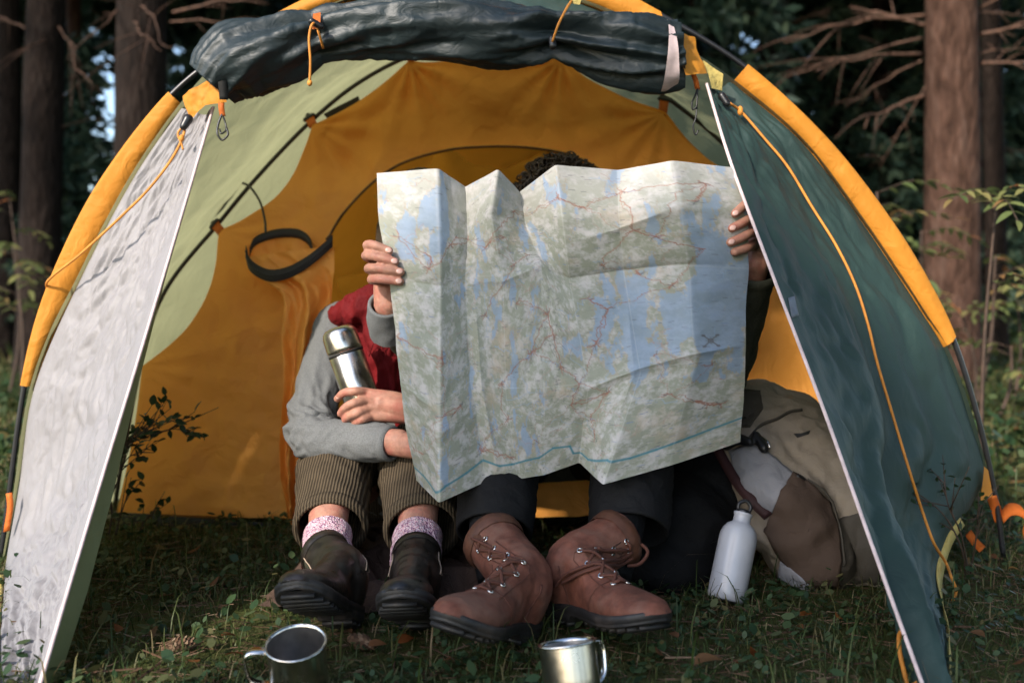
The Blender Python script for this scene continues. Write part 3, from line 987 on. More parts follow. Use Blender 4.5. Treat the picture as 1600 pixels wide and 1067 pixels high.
# left end pieces
obj('end_panel', quadcloth(P(320, 80, 1.965), P(352, 74, 1.95), P(346, 122, 1.93), P(332, 118, 1.94), 20, 20, .012, 22), M['sleeve'], rd)
obj('end_panel', quadcloth(P(335, 112, 1.93), P(352, 104, 1.92), P(354, 160, 1.925), P(315, 166, 1.95), 20, 20, .012, 22), M['sleeve'], rd)
obj('end_panel', quadcloth(P(284, 150, 1.99), P(330, 122, 1.97), P(320, 164, 1.97), P(296, 188, 1.985), 24, 24, .012, 24), M['sleeve'], tent)
obj('strap', ribbon(catmull([tuple(P(344, 92, 1.90)), tuple(P(347, 120, 1.895)), tuple(P(350, 156, 1.91))], 14), (.016, .003, 0), (0, 1, 0)), M['blackweb'], rd)
# hooks hanging from the ends
def hook(pts, r=.0022): return tube(catmull(PV(pts), 40), r, 6)
h1 = obj('hook', join(hook([(347, 178, 1.93), (341, 195, 1.925), (340, 210, 1.92), (347, 219, 1.92), (356, 211, 1.92), (354, 200, 1.925)]), hook([(347, 178, 1.93), (352, 192, 1.93), (353, 204, 1.925), (346, 209, 1.92), (343, 202, 1.925)], .0018)), M['plastic'], tent)
obj('webbing_loop', ribbon(catmull([tuple(P(346, 158, 1.93)), tuple(P(346, 170, 1.928)), tuple(P(348, 182, 1.93))], 8), (.011, 0, 0), (0, 1, 0)), M['orange_tab'], h1)
h2 = obj('hook', join(hook([(1090, 138, 1.96), (1086, 150, 1.955), (1081, 162, 1.95), (1083, 172, 1.95), (1089, 166, 1.95)], .0018), hook([(1090, 138, 1.96), (1089, 160, 1.955), (1087, 185, 1.95), (1083, 198, 1.95), (1087, 211, 1.95), (1091, 204, 1.95)], .0018)), M['plastic'], tent)
obj('webbing_loop', ribbon(catmull([tuple(P(1083, 116, 1.94)), tuple(P(1087, 126, 1.95)), tuple(P(1090, 140, 1.96))], 8), (.01, 0, 0), (0, 1, 0)), M['orange_tab'], h2)

# front flaps -----------------------------------------------------
def flap(zip_pts, edge_pts, nv, nu, wr, mat, label):
    Z = catmull(PV(zip_pts), nv)
    E = catmull(PV(edge_pts), nv)
    Z = resample(Z, nv); E = resample(E, nv)
    u = np.linspace(0, 1, nu)[None, :, None]
    G = Z[:, None] * (1 - u) + E[:, None] * u
    v = np.linspace(0, 1, nv)[:, None, None]
    N = gnormals(G)
    if N[..., 1].mean() > 0: N = -N
    ub, vb = np.broadcast_arrays(u[..., 0], v[..., 0])
    G = G + N * wr(ub, vb, G)[..., None]
    return G, Z, E
def wr_l(u, v, G):
    e = np.clip(np.minimum(u, 1 - u) * 7, 0, 1)
    wv = fbm(np.stack([u * 3, v * 3, u * 0 + 5], -1), 2)
    long = ridge(np.stack([u * 6.5 + .9 * v + wv * .8, v * 1.8, u * 0], -1), 2)
    mid = ridge(np.stack([u * 13 + 2.2 * v + wv, v * 4.5, u * 0 + 4], -1), 2)
    fine = ridge(np.stack([u * 22 - v * 3, v * 16, u * 0 + 7], -1), 2)
    cr = crumple(u * 1.6 + v * .5 + wv * .10, v * 3.2 + wv * .2, 210, 5, .7)
    cr2 = crumple(u * 1.6 - v * .3, v * 3.2 + wv * .15, 700, 6, .8)
    return e * (-.035 * np.sin(u * math.pi) + .009 * long * (.5 + .7 * v) + .0035 * mid + .012 * cr + .0060 * cr2 + .0025 * crumple(u * 1.6 + v * .2, v * 3.2, 1600, 16, .8))
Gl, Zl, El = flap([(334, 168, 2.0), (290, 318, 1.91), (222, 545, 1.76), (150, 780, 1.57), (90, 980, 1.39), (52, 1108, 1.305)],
                  [(283, 170, 2.05), (215, 268, 2.05), (124, 440, 2.05), (52, 612, 2.05), (28, 770, 2.05), (12, 862, 2.02), (4, 930, 1.8), (-2, 1010, 1.52), (-4, 1108, 1.31)], 300, 170, wr_l, M['flap_glare'], '')
fl = obj('door_flap', grid(Gl), M['flap_glare'], tent)
fl['label'] = 'left door flap, its cloth coloured pale for the sun glare'
lb = bvh_of(grid(Gl))
obj('zip_edge', tube(Zl + [0, -.002, 0], .003, 6), M['piping'], fl)
off = np.interp(np.linspace(0, 1, 300), [0, .3, .5, .7, .85, 1], [0, 2, 10, 24, 30, 26])
zx, zy = px_of(Zl)
Q = PV(np.stack([zx + off, zy, Zl[:, 1] + .03 + .02 * np.linspace(0, 1, 300)], -1))
obj('storm_strip', grid(np.stack([Zl + [.001, .004, 0], Zl * .5 + Q * .5 + [0, .006, 0], Q], 1)), M['olive'], fl)
obj('hem_tape', tube(El[186:] + [-.002, -.004, .004], .005, 6), M['buff'], fl)

def wr_r(u, v, G):
    e = np.clip(np.minimum(u, 1 - u) * 9, 0, 1)
    fold = np.exp(-((u - (.30 + .05 * v)) / .10) ** 2) * np.clip((v - .35) * 2.2, 0, 1)
    fold2 = -np.exp(-((u - (.50 + .04 * v)) / .09) ** 2) * np.clip((v - .25) * 2, 0, 1)
    long = fbm(np.stack([u * 5.5 + 1.2 * v, v * 1.6, u * 0 + 2], -1), 3)
    fine = ridge(np.stack([u * 9, v * 8, u * 0 + 8], -1), 2)
    return e * (-.02 * np.sin(u * math.pi) + .040 * fold + .022 * fold2 + .018 * long + .014 * crumple(u * 1.5 + v * .3, v * 3 + .2 * long, 120, 8, .8) + .0045 * crumple(u * 1.5, v * 3, 420, 9, .8))
Gr, Zr, Er = flap([(1104, 132, 1.96), (1140, 250, 1.82), (1203, 420, 1.68), (1290, 650, 1.56), (1365, 860, 1.44), (1440, 1066, 1.33), (1456, 1108, 1.305)],
                  [(1145, 130, 2.05), (1252, 222, 2.05), (1350, 352, 2.05), (1438, 485, 2.05), (1475, 545, 2.05), (1518, 665, 2.05), (1538, 740, 2.04), (1520, 785, 2.0), (1482, 840, 1.93), (1466, 895, 1.84), (1472, 950, 1.7), (1482, 1010, 1.5), (1488, 1108, 1.33)], 170, 90, wr_r, M['flap_teal'], '')
fr_ = obj('door_flap', grid(Gr), M['flap_teal'], tent)
fr_['label'] = 'dark green right door flap in shade'
rb_ = bvh_of(grid(Gr))
obj('zip_edge', tube(Zr + [0, -.002, 0], .0032, 6), M['piping'], fr_)
hem = Er[np.linspace(0, 1, 170) > .60]
hx, hy = px_of(hem)
hw = np.stack([np.gradient(hem[:, 2]), np.zeros(len(hem)), -np.gradient(hem[:, 0])], -1)
hw /= np.linalg.norm(hw, axis=1, keepdims=True)
obj('hem_tape', ribbon(hem + [0, -.006, 0], hw * .020, (0, 1, 0), .0015), M['buff'], fr_)
obj('patch', patch(rb_, [(1231, 466), (1240, 463), (1247, 494), (1237, 497)], .002, .002, 4, 1.85, 3), M['patchgrey'], fr_)
# corner tabs, straps and pegs at the right foot
obj('corner_tab', quadcloth(P(1538, 728, 2.02), P(1545, 735, 2.03), P(1552, 775, 2.03), P(1533, 782, 1.99), 8, 12, .004), M['sleeve'], fr_)
obj('corner_strap', ribbon(catmull([tuple(P(1549, 775, 2.03)), tuple(P(1556, 795, 2.05)), tuple(P(1562, 815, 2.06))], 10), (.02, 0, .004), (0, 1, 0)), M['orange_tab'], tent)
obj('corner_strap', ribbon(catmull([tuple(P(1566, 808, 2.05)), tuple(P(1578, 796, 2.04)), tuple(P(1594, 798, 2.02)), tuple(P(1604, 812, 2.0)), tuple(P(1600, 840, 2.0))], 18), (.004, .02, .02), (0, 0.4, -.9)), M['orange_tab'], tent)
obj('corner_strap', ribbon(catmull([tuple(P(1513, 832, 2.1)), tuple(P(1522, 845, 2.08)), tuple(P(1535, 858, 2.05))], 10), (.012, .0, .012), (0, 1, 0)), M['orange_tab'], tent)
obj('peg_loop', tube(catmull(PV([(1440, 1062, 1.36), (1420, 1072, 1.38), (1412, 1045, 1.40), (1405, 1010, 1.42), (1407, 988, 1.44), (1414, 985, 1.44), (1420, 1005, 1.43)]), 40), .0035, 7), M['cord'], tent)
obj('corner_strap', ribbon(catmull([tuple(P(14, 770, 2.0)), tuple(P(16, 790, 2.0)), tuple(P(10, 830, 2.0))], 8), (.012, 0, .002), (0, 1, 0)), M['orange_tab'], tent)
# guy lines lying along the flaps
def on(b, pts, lift, d=1.9): return [tuple(hit(b, a, c, lift, d)) for a, c in pts]
gl = [tuple(P(290, 196, 1.975)), tuple(P(286, 214, 1.97)), tuple(P(270, 246, 1.965)), tuple(P(232, 296, 1.965)), tuple(P(196, 332, 1.97)), tuple(P(160, 366, 1.975)), tuple(P(120, 402, 1.99)), tuple(P(84, 430, 2.01)), tuple(P(73, 442, 2.03)), tuple(P(74, 452, 2.06))]
g1 = obj('guy_line', join(tube(catmull(gl, 90), .0026, 6), tube(catmull([gl[0], tuple(P(278, 208, 1.97)), tuple(P(284, 226, 1.968)), tuple(P(286, 234, 1.966))], 14), .0022, 6), ell(P(284, 216, 1.966), (.005, .005, .007))), M['cord'], tent)
obj('tensioner', blob([cap([P(294, 186, 1.975), P(287, 198, 1.97)], [.010, .008])], .002, 2), M['plastic'], g1)
gr_px = [(1136, 168), (1150, 180), (1190, 222), (1222, 262), (1262, 328), (1300, 392), (1330, 452), (1348, 510), (1362, 570), (1385, 650), (1412, 735), (1432, 800), (1450, 850), (1468, 880)]
g2p = on(rb_, gr_px, .012) + [tuple(P(1486, 900, 1.80)), tuple(P(1494, 925, 1.80)), tuple(P(1484, 945, 1.80))]
g2 = obj('guy_line', join(tube(catmull(g2p, 140), .0028, 6), ell(Vector(g2p[1]), (.006, .006, .010))), M['cord'], tent)
obj('tensioner', blob([cap([P(1128, 150, 1.965), P(1136, 162, 1.96)], [.008, .007])], .002, 2), M['plastic'], g2)

# inner tent ------------------------------------------------------
def sagged(pts, n, sag):
    out = []
    for k in range(len(pts) - 1):
        a, b = np.array(pts[k], float), np.array(pts[k + 1], float)
        t = np.linspace(0, 1, n, endpoint=(k == len(pts) - 2))[:, None]
        d = b - a
        nr = np.array([-d[1], d[0]]) / np.linalg.norm(d)
        out.append(a + d * t + nr * sag * np.linalg.norm(d) * np.sin(t * math.pi))
    return np.concatenate(out)
left_b = np.concatenate([sagged([(640, 94), (488, 196)], 30, -.05)[:-1], sagged([(488, 196), (344, 362), (222, 572)], 30, -.14)[:-1], sagged([(222, 572), (182, 800)], 30, -.02)])
right_b = sagged([(876, 90), (1036, 178), (1140, 270), (1290, 470), (1392, 800)], 30, .06)
yv = np.concatenate([[0], np.cumsum(np.linalg.norm(np.diff(left_b, axis=0), axis=1))]); yv /= yv[-1]
nv, nu = 230, 230
vv = np.linspace(0, 1, nv)
Lb = np.stack([np.interp(vv, np.linspace(0, 1, len(left_b)), left_b[:, q]) for q in (0, 1)], -1)
Rb = np.stack([np.interp(vv, np.linspace(0, 1, len(right_b)), right_b[:, q]) for q in (0, 1)], -1)
u = np.linspace(0, 1, nu)[None, :, None]
pix = Lb[:, None] * (1 - u) + Rb[:, None] * u
sagtop = np.sin(u[..., 0] * math.pi)
pix[..., 1] += sagtop * (6 * (1 - vv[:, None]) ** 3 + 18 * vv[:, None] ** 6)
Yd = 2.585 - .17 * np.clip((pix[..., 1] - 90) / 720, 0, 1) ** .8
edge = np.minimum(np.minimum(u[..., 0], 1 - u[..., 0]) * 8, 1)
G = PV(np.concatenate([pix, Yd[..., None]], -1))
tens = 0
for (cx, cy) in [(640, 94), (488, 196), (344, 362), (222, 572), (876, 90), (1036, 178)]:       # folds running out from the tabs
    dx, dy = pix[..., 0] - cx, pix[..., 1] - cy
    ang = np.arctan2(dy, dx); rr = np.hypot(dx, dy)
    tens = tens + .0065 * np.sin(ang * 13 + cx) * np.exp(-rr / 110) * np.clip(rr / 20, 0, 1)
cw = fbm(G * 3, 2)
wr = tens * 1.5 + .016 * fbm(G * 4.2, 3) + .005 * ridge(G * 8 + 7, 3) + .022 * crumple(pix[..., 0] / 100 + cw * .5, pix[..., 1] / 100 + cw * .5, 110, 31, .9) + .006 * crumple(pix[..., 0] / 100, pix[..., 1] / 100 + cw * .3, 420, 32, .8) + .006 * np.clip((pix[..., 1] - 600) / 200, 0, 1) * ridge(G * [7, 7, 16], 2)
G = G + gnormals(G) * (wr * edge)[..., None]
door_px = catmull([(556, 792), (512, 770), (500, 700), (497, 600), (500, 480), (513, 376), (556, 312), (616, 262), (690, 237), (760, 230), (840, 233), (905, 248), (962, 286), (1012, 350), (1042, 450), (1052, 600), (1046, 742), (945, 748), (820, 752), (700, 765), (600, 784), (556, 792)], 220)
def inside(poly, x, y):
    c = np.zeros(x.shape, bool)
    n = len(poly)
    for k in range(n):
        x0, y0 = poly[k]; x1, y1 = poly[(k + 1) % n]
        m = ((y0 > y) != (y1 > y))
        with np.errstate(divide='ignore', invalid='ignore'):
            c ^= m & (x < (x1 - x0) * (y - y0) / (y1 - y0 if y1 != y0 else 1e-9) + x0)
    return c
fx, fy = px_of(G)
fcs = gfaces(nv, nu)
cx_, cy_ = fx.ravel()[fcs].mean(1), fy.ravel()[fcs].mean(1)
wall_full = grid(G)
keep = ~inside(door_px, cx_, cy_)
inner = obj('inner_tent', (G.reshape(-1, 3), [fcs[keep]]), M['yellow'], tent)
inner['label'] = 'yellow inner tent with arched doorway'
wall_b = bvh_of((G.reshape(-1, 3), [fcs]))
dz = np.array([tuple(hit(wall_b, a, b, .002, 2.45)) for a, b in door_px])
obj('doorway_zip', tube(dz, .0032, 6), M['zip_brown'], inner)
# rest of the inner tent: sides, roof and back
loop = np.concatenate([G[::-1, 0], G[0, 1:-1], G[:, -1]])
loop = resample(loop, 160)
rows = []
for t in np.linspace(0, 1, 26):
    sc = 1 - .28 * t ** 2
    q = loop * [1, 0, 1] * [sc, 1, sc] + np.stack([np.zeros(160), loop[:, 1] + .005 + t * (4.3 - loop[:, 1]), np.zeros(160)], -1)
    rows.append(q + np.array([0, 0, .0]))
Gi = np.array(rows)
Gi = Gi + gnormals(Gi) * (.02 * fbm(Gi * 3, 3))[..., None]
last = Gi[-1]
back = np.array([last * (1 - t) + np.array([0, 4.3, .02]) * t for t in np.linspace(.0, 1, 14)])
obj('inner_walls', join(grid(Gi), grid(back)), M['yellow_thin'], inner)
obj('groundsheet', join(quadcloth(P(176, 800, 2.42), P(500, 822, 2.40), P(500, 858, 2.385), P(176, 838, 2.40), 60, 8, .01, 9),
                       quadcloth(P(500, 800, 2.42), P(1400, 800, 2.42), P(1400, 845, 2.385), P(500, 850, 2.385), 60, 8, .01, 9),
                       quadcloth((-1.0, 4.3, .012), (1.0, 4.3, .012), (1.0, 2.42, .012), (-1.0, 2.42, .012), 30, 30, .01, 6)), M['floor'], tent)
sill = quadcloth(P(600, 768, 2.26), P(1075, 742, 2.26), P(1060, 800, 2.20), P(610, 818, 2.20), 90, 24, .012, 12)
obj('door_sill', sill, M['yellow'], inner)
# tabs that hang the inner tent from the pole
for (a, b, c, d) in [(640, 96, 645, 84), (490, 198, 483, 184), (347, 364, 335, 350), (876, 92, 872, 76), (1035, 180, 1038, 156)]:
    p0, p1 = P(a, b, 2.575), P(c, d, 2.61)
    ax_ = (p1 - p0).normalized()
    wv = ax_.cross(Vector((0, 1, 0))).normalized() * .024
    t_o = obj('hanging_tab', ribbon([p0, p0.lerp(p1, .5), p1], wv, (0, 1, 0), .0015), M['orange_tab'], inner)
    obj('clip', blob([cap([p1 - wv * .5, p1 + wv * .5], [.007, .007]), cap([p1, p1 + ax_ * .012], [.006, .008])], .003, 2), M['plastic'], t_o)
# hung-back inner door: zip loop and pleated cloth
low = PV([(390, 394, 2.36), (398, 416, 2.335), (425, 431, 2.315), (452, 428, 2.305), (480, 414, 2.30), (503, 397, 2.305), (524, 378, 2.32)])
upc = PV([(390, 394, 2.36), (398, 378, 2.385), (420, 368, 2.40), (445, 364, 2.40), (468, 366, 2.39), (483, 377, 2.37), (489, 397, 2.345)])
hd = obj('hung_door', grid(np.zeros((2, 2, 3))), M['yellow'], tent)
lowc = catmull(low, 50); upcc = catmull(upc, 40)
obj('zip_tape', join(ribbon(lowc + [0, -.035, 0], (0, .004, .028), (0, 1, 0), .0014), ribbon(lowc + [0, -.038, .0], (0, .0, .005), (0, 1, 0), .002)), M['zip'], hd)
obj('zip_tape', ribbon(upcc, (0, .002, .022), (0, 1, 0), .0014), M['zip'], hd)
rowspx = [((392, 402, 2.345), (525, 386, 2.325)), ((420, 440, 2.33), (526, 420, 2.32)), ((446, 462, 2.325), (524, 452, 2.315)), ((447, 530, 2.32), (516, 522, 2.30)), ((450, 600, 2.32), (500, 600, 2.30)), ((443, 700, 2.33), (482, 700, 2.32)), ((448, 760, 2.34), (478, 770, 2.33)), ((458, 806, 2.36), (474, 816, 2.36))]
ca = catmull(PV([r_[0] for r_ in rowspx]), 110) + [0, -.02, 0]; cb = catmull(PV([r_[1] for r_ in rowspx]), 110) + [0, -.02, 0]
u = np.linspace(0, 1, 70)[None, :, None]
Gd = ca[:, None] * (1 - u) + cb[:, None] * u
v = np.linspace(0, 1, 110)[:, None]
uq, vq = np.broadcast_arrays(u[..., 0], v)
pl = .020 * np.sin(u[..., 0] * 13 + v * 2.5 + 2.2 * fbm(np.stack([uq * 2, vq * 4, 0 * uq], -1), 2)) * np.clip(v * 5, 0, 1) + .014 * ridge(np.stack([uq * 2.2 + vq * 2, vq * 7 - uq * 2, 0 * uq], -1), 2)
Gd[..., 1] -= pl + .02 * np.sin(u[..., 0] * math.pi)
inn = np.array([upcc * (1 - t) + resample(lowc, 40) * t + np.array([0, .02 * math.sin(t * 3.1), -.012 * math.sin(t * math.pi) ** .6]) for t in np.linspace(0, 1, 16)])
inn = inn + gnormals(inn) * (.016 * ridge(inn * 18, 2))[..., None]
me = fmesh('hung_door', *join(grid(Gd), grid(inn)))
me.materials.append(M['yellow'])
hd.data = me
obj('hanging_cord', ptube([(374, 284, 2.60), (390, 292, 2.55), (406, 315, 2.50), (414, 345, 2.45), (415, 366, 2.40)], .0032, 6, 30), M['blackweb'], hd)
obj('zip_cord', ptube([(560, 308, 2.44), (535, 335, 2.42), (518, 362, 2.38), (510, 374, 2.30)], .0026, 6, 20), M['zip_brown'], hd)
# dark cloth pieces put in as the shadows by the rear pole
obj('shadow_strip', ribbon(catmull(PV([(388, 268, 2.60), (368, 290, 2.59), (352, 312, 2.59), (338, 330, 2.6)]), 16), (.02, .01, .02), (0, 1, 0), .002), M['blackweb'], tent)
obj('vent_shadow', quadcloth(P(505, 178, 2.64), P(560, 150, 2.66), P(565, 168, 2.66), P(515, 190, 2.64), 12, 8, .006), M['zip'], tent)
# ------------------------------------------------------------------ clothing and people
def sleeve_tube(pts, rr, n=40, m=90, fold=.006, seed=0., lip=True, bend=None):
    """open-ended tube of cloth with gathers; the last end has a turned-in hem"""
    q = catmull(np.concatenate([np.asarray([tuple(p) for p in pts], float), np.asarray(rr, float)[:, None]], 1), m)
    p, r = q[:, :3], q[:, 3]
    t, N, B = frames(p)
    a = np.arange(n) * 2 * math.pi / n
    d = np.cos(a)[None, :, None] * N[:, None] + np.sin(a)[None, :, None] * B[:, None]
    s = np.linspace(0, 1, m)[:, None]
    L = np.linalg.norm(np.diff(p, axis=0), axis=1).sum()
    co = np.stack([np.cos(a)[None] * 1.1 + 0 * s, np.sin(a)[None] * 1.1 + 0 * s, s * L * 20 + .9 * np.cos(a)[None] + seed], -1)
    w = ridge(co, 2) * fold
    if bend is not None:
        w = w * (.35 + 1.6 * np.exp(-((s - bend) / .16) ** 2))
    w = w + .004 * fbm(co * .6 + 3, 2)
    w[-8:] *= np.linspace(1, .25, 8)[:, None]
    G = p[:, None] + d * (r[:, None] + w)[..., None]
    if lip:
        inner = [G[-1] + d[-1] * (-.0025) + t[-1] * .001, G[-1] - d[-1] * .006, G[-3] - d[-3] * .008, G[-12] - d[-12] * .008]
        G = np.concatenate([G, np.array(inner)])
    return G.reshape(-1, 3), [gfaces(len(G), n, True)]

def hem_ring(p0, p1, r, n=40, w=.012, out=.004):
    p0, p1 = np.array(tuple(p0)), np.array(tuple(p1))
    q = np.array([p0 + (p1 - p0) * t for t in (0, .08, .5, .92, 1)])
    return tube(q, [r, r + out, r + out * 1.2, r + out, r - .003], n, caps=False)

def hand_parts(wrist, palm, fingers, thumb, r0=.0092):
    """wrist point, palm = list of (point, radius), fingers = joint lists, thumb = joint list"""
    parts = [cap([wrist[0]] + [p for p, r in palm], [wrist[1]] + [r for p, r in palm])]
    for f in fingers:
        k = len(f)
        parts.append(cap(f, np.linspace(r0 * 1.06, r0 * .82, k), 12))
        parts.append(cap([palm[-1][0], f[0]], [palm[-1][1] * .8, r0 * 1.05], 12))
    parts.append(cap(thumb, np.linspace(r0 * 1.35, r0 * .95, len(thumb)), 12))
    return parts

def head_parts(c, face=-1.0):
    c = Vector(c)
    return [ell(c, (.075, .095, .11)), ell(c + Vector((0, -.03, -.06)), (.055, .06, .055)), ell(c + Vector((0, -.098, -.015)), (.013, .018, .022)), ell(c + Vector((0, -.092, .018)), (.05, .012, .012)),
            ell(c + Vector((0, -.085, -.058)), (.024, .012, .010)), ell(c + Vector((-.078, 0, -.01)), (.010, .018, .030)), ell(c + Vector((.078, 0, -.01)), (.010, .018, .030)), ell(c + Vector((0, -.075, -.092)), (.025, .022, .018)),
            ell(c + Vector((-.03, -.087, .0)), (.013, .008, .009)), ell(c + Vector((.03, -.087, .0)), (.013, .008, .009))]

def foot_frame(heel, toe, roll=0.0):
    heel, toe = Vector(heel), Vector(toe)
    f = (toe - heel).normalized()
    up = (Vector((0, 0, 1)) - f * f.z).normalized()
    up = Matrix.Rotation(roll, 3, f) @ up
    return f, up, up.cross(f)

def boot(person, heel, toe, top, roll, style, label, toe_side=1):
    f, up, lat = foot_frame(heel, toe, roll)
    L = (Vector(toe) - Vector(heel)).length
    k = L / .30
    heel = Vector(heel)
    def W(x, y, z): return heel + f * (x * L) + lat * (y * k) + up * (z * k)
    T = np.array([0, .04, .12, .25, .4, .55, .68, .8, .9, .96, 1.0])
    wd = np.array([.006, .026, .036, .035, .034, .043, .050, .050, .042, .028, .006]) * .92
    # sole: welt, side wall, heel block
    t = np.linspace(0, 1, 48)
    wt = np.interp(t, T, wd)
    side = np.where(t > .5, .004 * toe_side * np.sin((t - .5) * math.pi * 2), 0)
    out = np.concatenate([np.stack([t, wt + side], -1), np.stack([t, -wt + side], -1)[::-1][1:-1]])
    def ring(z, grow, toeup=.016):
        r_ = []
        for (tt, y) in out:
            yy = y * (1 + grow)
            tx = .5 + (tt - .5) * (1 + grow * .35)
            zz = z + toeup * max(0, (tt - .62) / .38) ** 2
            if z < .004 and tt > .32 and tt < .42: zz += .010
            elif z < .004 and tt >= .42: zz += .009
            r_.append(tuple(W(tx, yy, zz)))
        return r_
    zs = [(0, -.02), (.002, .03), (.013, .05), (.015, .02), (.017, .06), (.026, .07), (.028, .03)]
    Gs = np.array([ring(z, g) for z, g in zs])
    n = len(out)
    cenb = Gs[0].mean(0)[None]; cent = Gs[-1].mean(0)[None]
    V = Gs.reshape(-1, 3); m0 = len(V)
    V = np.concatenate([V, [Gs[0][i] * .5 + Gs[0][-i % n] * .5 for i in range(0)] or np.zeros((0, 3)), cenb, cent])
    i = np.arange(n)
    # underside: strip between the two edges
    und = [[a, a + 1, n - a - 1, (n - a) % n] for a in range(1, 47)]
    Lr = (len(Gs) - 1) * n
    soleVF = (V, [np.concatenate([gfaces(len(Gs), n, True)[:, ::-1], np.array(und), np.array(und)[:, ::-1] + Lr]), np.array([[0, 1, n - 1], [Lr, Lr + n - 1, Lr + 1], [47, 46, 48], [Lr + 47, Lr + 48, Lr + 46]])])
    b_ = thing_part = None
    # upper
    hts = np.array([.026, .040, .048, .050, .044, .036, .031, .0285, .026, .022, .016])
    parts = []
    A = np.array([f, lat, up]).T
    for tt in np.linspace(.07, .95, 22):
        h = np.interp(tt, T, hts) * k
        w = np.interp(tt, T, wd) * k
        sd = (.004 * toe_side * math.sin((tt - .5) * math.pi * 2) if tt > .5 else 0)
        parts.append(ell(W(tt, sd, .020 + h / k * .62), (L * .07, max(w, .016), h), A, 16))
    ank = W(.20, 0, .085)
    top = Vector(top)
    sd = (top - ank).normalized()
    rt = .049 * k if style == 'work' else .044 * k
    parts.append(cap([W(.19, 0, .05), ank, ank.lerp(top, .5), top + sd * .03], [.044 * k, .047 * k, rt, rt * 1.03]))
    parts.append(cap([W(.30, 0, .088), W(.42, 0, .070), W(.58, 0, .050)], [.034 * k, .031 * k, .027 * k]))
    V, fs = blob(parts, .0042, 6)
    # flat at the welt and at the collar
    hv = np.array(heel)
    z = (V - hv) @ np.array(up)
    x = (V - hv) @ np.array(f) / L
    zl = k * (.022 + .016 * np.clip((x - .62) / .38, 0, 1) ** 2)
    low = z < zl
    V[low] += np.outer((zl - z)[low], np.array(up))
    h = (V - np.array(top)) @ np.array(sd)
    hi = h > 0
    V[hi] -= np.outer(h[hi], np.array(sd))
    Nn = vnormals(V, fs)
    cr = .0022 * fbm(V * 28, 3) + (.0035 if style == 'work' else .002) * ridge(V * 20 + 3, 2) * np.exp(-((x - .45) / .2) ** 2)
    V = V + Nn * cr[:, None] * (~low)[:, None]
    up_o = obj('boot', (V, fs), M['boot'] if style == 'work' else M['darkboot'], person)
    up_o['label'] = label
    bb = bvh_of((V, fs))
    lug = []
    for tt in list(np.linspace(.05, .27, 4)) + list(np.linspace(.46, .93, 8)):
        w = np.interp(tt, T, wd) * .85
        zz = (-.004 if tt < .3 else .006) + .016 * max(0, (tt - .62) / .38) ** 2
        lug.append(tube([W(tt, -w, zz), W(tt + .008, 0, zz), W(tt, w, zz)], .005 * k, 5))
    obj('sole', join(soleVF, *lug), M['sole'], up_o, False)
    # collar
    t_, N_, B_ = frames([tuple(top - sd * .01), tuple(top)])
    a = np.linspace(0, 2 * math.pi, 41)
    ring_ = np.array(top) + rt * 1.04 * (np.cos(a)[:, None] * N_[0] + np.sin(a)[:, None] * B_[0])
    def cast(c, o):
        loc, nn, i_, d_ = bb.ray_cast(Vector(c) + Vector(o) * .09, -Vector(o))
        if loc is None:
            loc, nn, i_, d_ = bb.find_nearest(Vector(c))
        return loc, nn
    if style == 'work':
        q = np.array([ring_ - np.array(sd) * z_ for z_ in (0.032, .02, .008, 0)])
        cen = np.array(top)
        g = []
        for r_, z_ in zip(q, (.002, .005, .006, -.002)):
            row = []
            for p_ in r_:
                o_ = (p_ - (cen - np.array(sd) * ((cen - p_) @ np.array(sd))))
                o_ = o_ / np.linalg.norm(o_)
                loc, nn = cast(p_ - o_ * .05, o_)
                row.append(np.array(loc) + o_ * z_)
            g.append(row)
        obj('collar', grid(np.array(g)), M['bootcollar'], up_o)
        # eyelets and laces up the front
        ctl = np.array([tuple(W(.66, 0, .06)), tuple(W(.50, 0, .085)), tuple(ank + f * .045 * k + up * .02), tuple(ank.lerp(top, .55) + f * .05 * k), tuple(top - sd * .008 + f * .05 * k)])
        cc = catmull(ctl, 7)
        outs = [(up * (1 - s_) + f * s_ * .9 + up * .25).normalized() for s_ in np.linspace(0, 1, 7)]
        E = []
        for c_, o_, s_ in zip(cc, outs, np.linspace(0, 1, 7)):
            row = []
            for sg in (-1, 1):
                loc, nn = cast(Vector(c_) + lat * sg * (.013 + .006 * s_) * k - o_ * .03, o_)
                row.append((loc, nn if nn.dot(o_) > 0 else -nn))
            E.append(row)
        for row in E:
            for loc, nn in row:
                t2 = nn.orthogonal().normalized(); b2 = nn.cross(t2)
                rp = [loc + nn * .0015 + (t2 * math.cos(q_) + b2 * math.sin(q_)) * .0042 for q_ in np.linspace(0, 2 * math.pi, 13)]
                obj('eyelet', tube(rp, .0014, 5), M['steelrim'], up_o)
        tongue = []
        for row in E:
            a_, b2 = row[0][0], row[1][0]
            tongue.append([tuple(a_.lerp(b2, s_) + (row[0][1] + row[1][1]).normalized() * (.001 + .004 * math.sin(s_ * math.pi))) for s_ in np.linspace(.12, .88, 7)])
        tongue.append([tuple(Vector(p_) + sd * .016 - f * .002) for p_ in tongue[-1]])
        obj('tongue', grid(np.array(tongue)), M['bootcollar'], up_o)
        lc = []
        for i_ in range(6):
            for (sa, sb) in ((0, 1), (1, 0)):
                a_, b2 = E[i_][sa], E[i_ + 1][sb]
                mid = (a_[0] + b2[0]) / 2 + (a_[1] + b2[1]).normalized() * .007
                lc.append(tube(catmull([tuple(a_[0] + a_[1] * .001), tuple(mid), tuple(b2[0] + b2[1] * .001)], 8), .0028, 6))
        a_, b2 = E[0]
        lc.append(tube([a_[0] + a_[1] * .002, (a_[0] + b2[0]) / 2 + a_[1] * .006, b2[0] + b2[1] * .002], .0028, 6))
        obj('lace', join(*lc), M['lace'], up_o)
